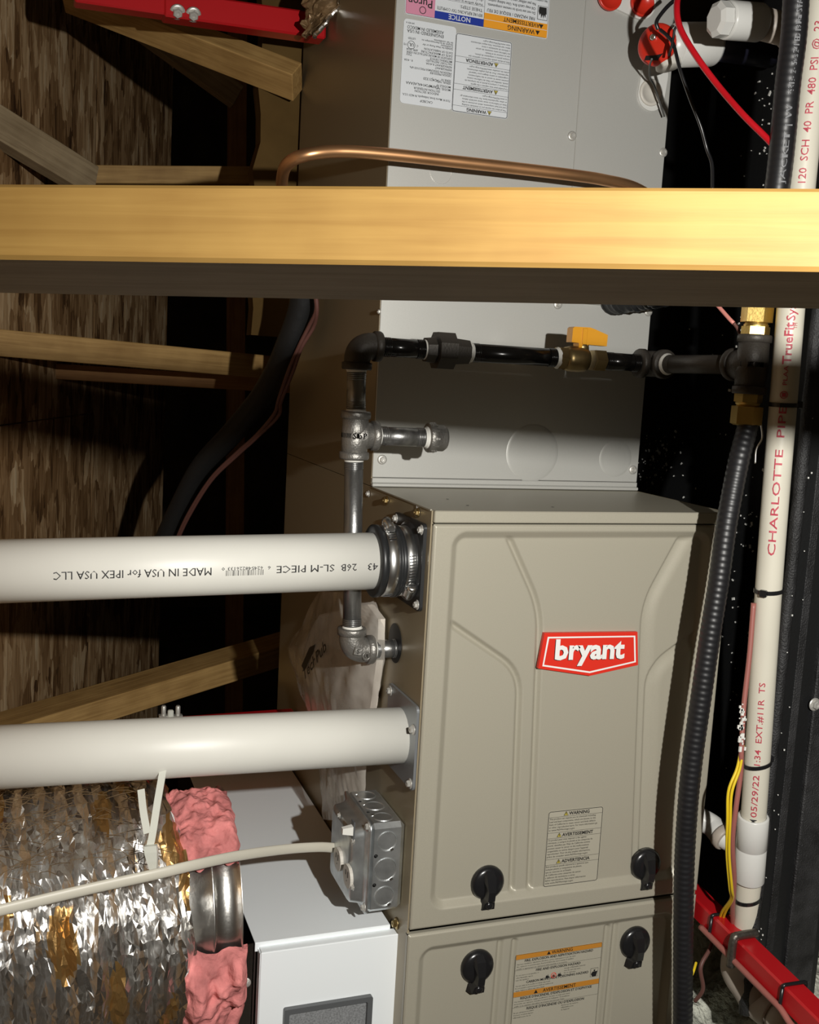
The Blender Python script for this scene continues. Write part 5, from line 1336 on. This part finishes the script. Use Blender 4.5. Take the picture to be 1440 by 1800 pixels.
# ================================================================== FLOAT SWITCH, DRAIN FITTINGS, WIRES
FS = thing('float_switch', 'white drain fitting with a red float switch cap beside the coil cabinet', 'switch', atY(1200, 85, .10))
fy = .165
a, c = atY(1152, 80, fy), atY(1254, 78, fy); dx = (c - a).normalized(); L = (c - a).length
b = MB(); b.lathe(a + dx * .008, dx, [(0, .0250), (.004, .0265), (.024, .0265), (.024, .0275), (.026, .0300), (L - .012, .0300), (L - .008, .029), (L - .008, .020)], M['pvcfit'], 36, cap=False); b.build('fitting_body', FS)
b = MB(); b.lathe(a + dx * .016, V(.12, -.1, -.6).normalized() * 1, [(.010, .018), (.031, .0180), (.033, .0155), (.033, 0)], M['outlet'], 28); b.build('clear_cup', FS)
b = MB(); cn = (-dx * .85 + V(0, -.55, .05)).normalized()
b.lathe(a + V(.000, -.004, 0), cn, [(-.004, .0285), (.001, .0285), (.004, .0262), (.0055, .020), (.006, 0)], M['redplastic'], 32)
wg = atY(1138, 58, fy - .006); b.build('float_cap', FS, props={'label': 'red float switch cap'})
b = MB(); q = a + cn * .0065; us = Z_; ws = cn.cross(us).normalized()
b.add([q + us * (y * .026) + ws * (x * .026) for x, y in ((-.9, -.25), (-.3, -.85), (.45, -.75), (.3, -.2), (-.2, .1))] + [q - cn * .004 + us * (y * .026) + ws * (x * .026) for x, y in ((-.9, -.25), (-.3, -.85), (.45, -.75), (.3, -.2), (-.2, .1))], [(0, 1, 2, 3, 4), (9, 8, 7, 6, 5)] + [(i, 5 + i, 5 + (i + 1) % 5, (i + 1) % 5) for i in range(5)], M['blackmatte']); b.build('float_magnet', FS)
b = MB(); b.lathe(q + us * .009 - ws * .001, cn, [(0, .0045), (.006, .0045), (.007, .003)], M['steel'], 8); b.build('terminal', FS)
b = MB(); e = atY(1366, 94, fy + .02); b.lathe(c - dx * .010, (e - c), [(0, .0205), ((e - c).length, .0205)], M['pvcshadow'], 28); b.build('shadowed_pipe', FS)
EC = thing('end_cap', 'white plastic drain fitting with hexagonal plug at the top right, on a shaded grey pipe', 'pipe fitting', atY(1300, 30, .0))
ey = .03; a, c = atY(1262, 34, ey), atY(1338, 40, ey); dx = (c - a).normalized(); L = (c - a).length
b = MB(); b.lathe(a - dx * .002, dx, [(-.004, .016), (0, .0225), (.013, .0225), (.013, .0235)], M['pvcfit'], 8, smooth=False); b.build('plug', EC)
b = MB(); b.lathe(a + dx * .012, dx, [(0, .019), (0, .0232), (.004, .0240), (L - .016, .0240), (L - .013, .0225), (L - .013, .0205)], M['pvcfit'], 36); b.build('socket', EC)
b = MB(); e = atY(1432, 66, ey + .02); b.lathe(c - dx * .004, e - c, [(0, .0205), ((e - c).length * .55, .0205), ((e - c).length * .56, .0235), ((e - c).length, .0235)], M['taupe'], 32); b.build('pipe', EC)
wire('loose_wire', 'thick red wire curving down from the top edge to the black lettered hose', [(1198, -30, .02), (1190, 10, .0), (1196, 50, -.01), (1225, 100, -.03), (1262, 150, -.05), (1305, 200, -.08), (1345, 240, -.10), (1362, 258, -.11)], 'redwire', .0040)
wire('loose_wire', 'thin black paired wire dropping from the red float cap to the amber stud', [(1160, 52, .125), (1172, 62, .118), (1184, 78, .112), (1195, 120, .10), (1212, 170, .095), (1232, 222, .09), (1243, 262, .09), (1252, 290, .085), (1253, 335, .08)], 'black', .0025)
wire('loose_wire', 'short black wire arching from the coil face to the red float cap', [(1196, -8, .13), (1175, 10, .13), (1160, 28, .13), (1154, 40, .13), (1157, 52, .13)], 'black', .0028)
wire('loose_wire', 'dark wire looping across the white float fitting', [(1198, 40, .11), (1187, 50, .11), (1184, 66, .112), (1180, 85, .112), (1176, 98, .118)], 'blackmatte', .0018)
wire('loose_wire', 'thin dark wire hanging over the clear plug of the oval drain port', [(1146, 104, .13), (1142, 118, .17), (1143, 138, .21), (1150, 150, .22), (1160, 180, .225), (1168, 205, .23)], 'inkgrey', .0014)

# foil flap torn open at the top, beside the coil cabinet
b = MB(); nu, nv = 26, 26; vs = []
q00, q10, q01, q11 = atY(536, -60, .55), atY(650, -60, .55), atY(534, 62, .55), atY(552, 66, .55)
for j in range(nv + 1):
    for i in range(nu + 1):
        u, v = i / nu, j / nv; p = (q00.lerp(q10, u)).lerp(q01.lerp(q11, u), v)
        vs.append(p + Y_ * (.030 * noise.noise(V(u * 4, v * 5, 1)) + .012 * noise.noise(V(u * 11, v * 13, 2))) + X_ * .012 * noise.noise(V(u * 6, v * 9, 7)))
b.add(vs, [(j * (nu + 1) + i, (j + 1) * (nu + 1) + i, (j + 1) * (nu + 1) + i + 1, j * (nu + 1) + i + 1) for j in range(nv) for i in range(nu)], M['kraft'])
edge_ = [vs[j * (nu + 1) + nu] - Y_ * .004 for j in range(nv + 1)]
FF = solo('foil_flap', b, 'crumpled brown foil flap hanging at the top left corner of the coil cabinet', 'foil')
b = MB(); b.tube(edge_, [.004 + .002 * noise.noise(V(j, 0, 0)) for j in range(len(edge_))], M['foil'], 8, smooth=False); b.build('torn_edge', FF)

# grey insulation lying at the lower right
b = MB(); n1, n2 = 70, 70; vs = []
g0, g1, g2, g3 = V(.462, -.30, -.80), V(1.1, -.30, -.74), V(.462, .7, -.80), V(1.1, .7, -.74)
for j in range(n2 + 1):
    for i in range(n1 + 1):
        u, v = i / n1, j / n2; p = (g0.lerp(g1, u)).lerp(g2.lerp(g3, u), v)
        vs.append(p + Z_ * (.05 * noise.noise(V(p.x * 8, p.y * 8, 0)) + .022 * noise.noise(V(p.x * 26, p.y * 26, 3)) + .008 * noise.noise(V(p.x * 80, p.y * 80, 6))))
b.add(vs, [(j * (n1 + 1) + i, j * (n1 + 1) + i + 1, (j + 1) * (n1 + 1) + i + 1, (j + 1) * (n1 + 1) + i) for j in range(n2) for i in range(n1)], M['insulgrey'], True)
solo('blown_insulation', b, 'grey fluffy blown insulation at the bottom right below the red strut', 'insulation', kind='stuff')
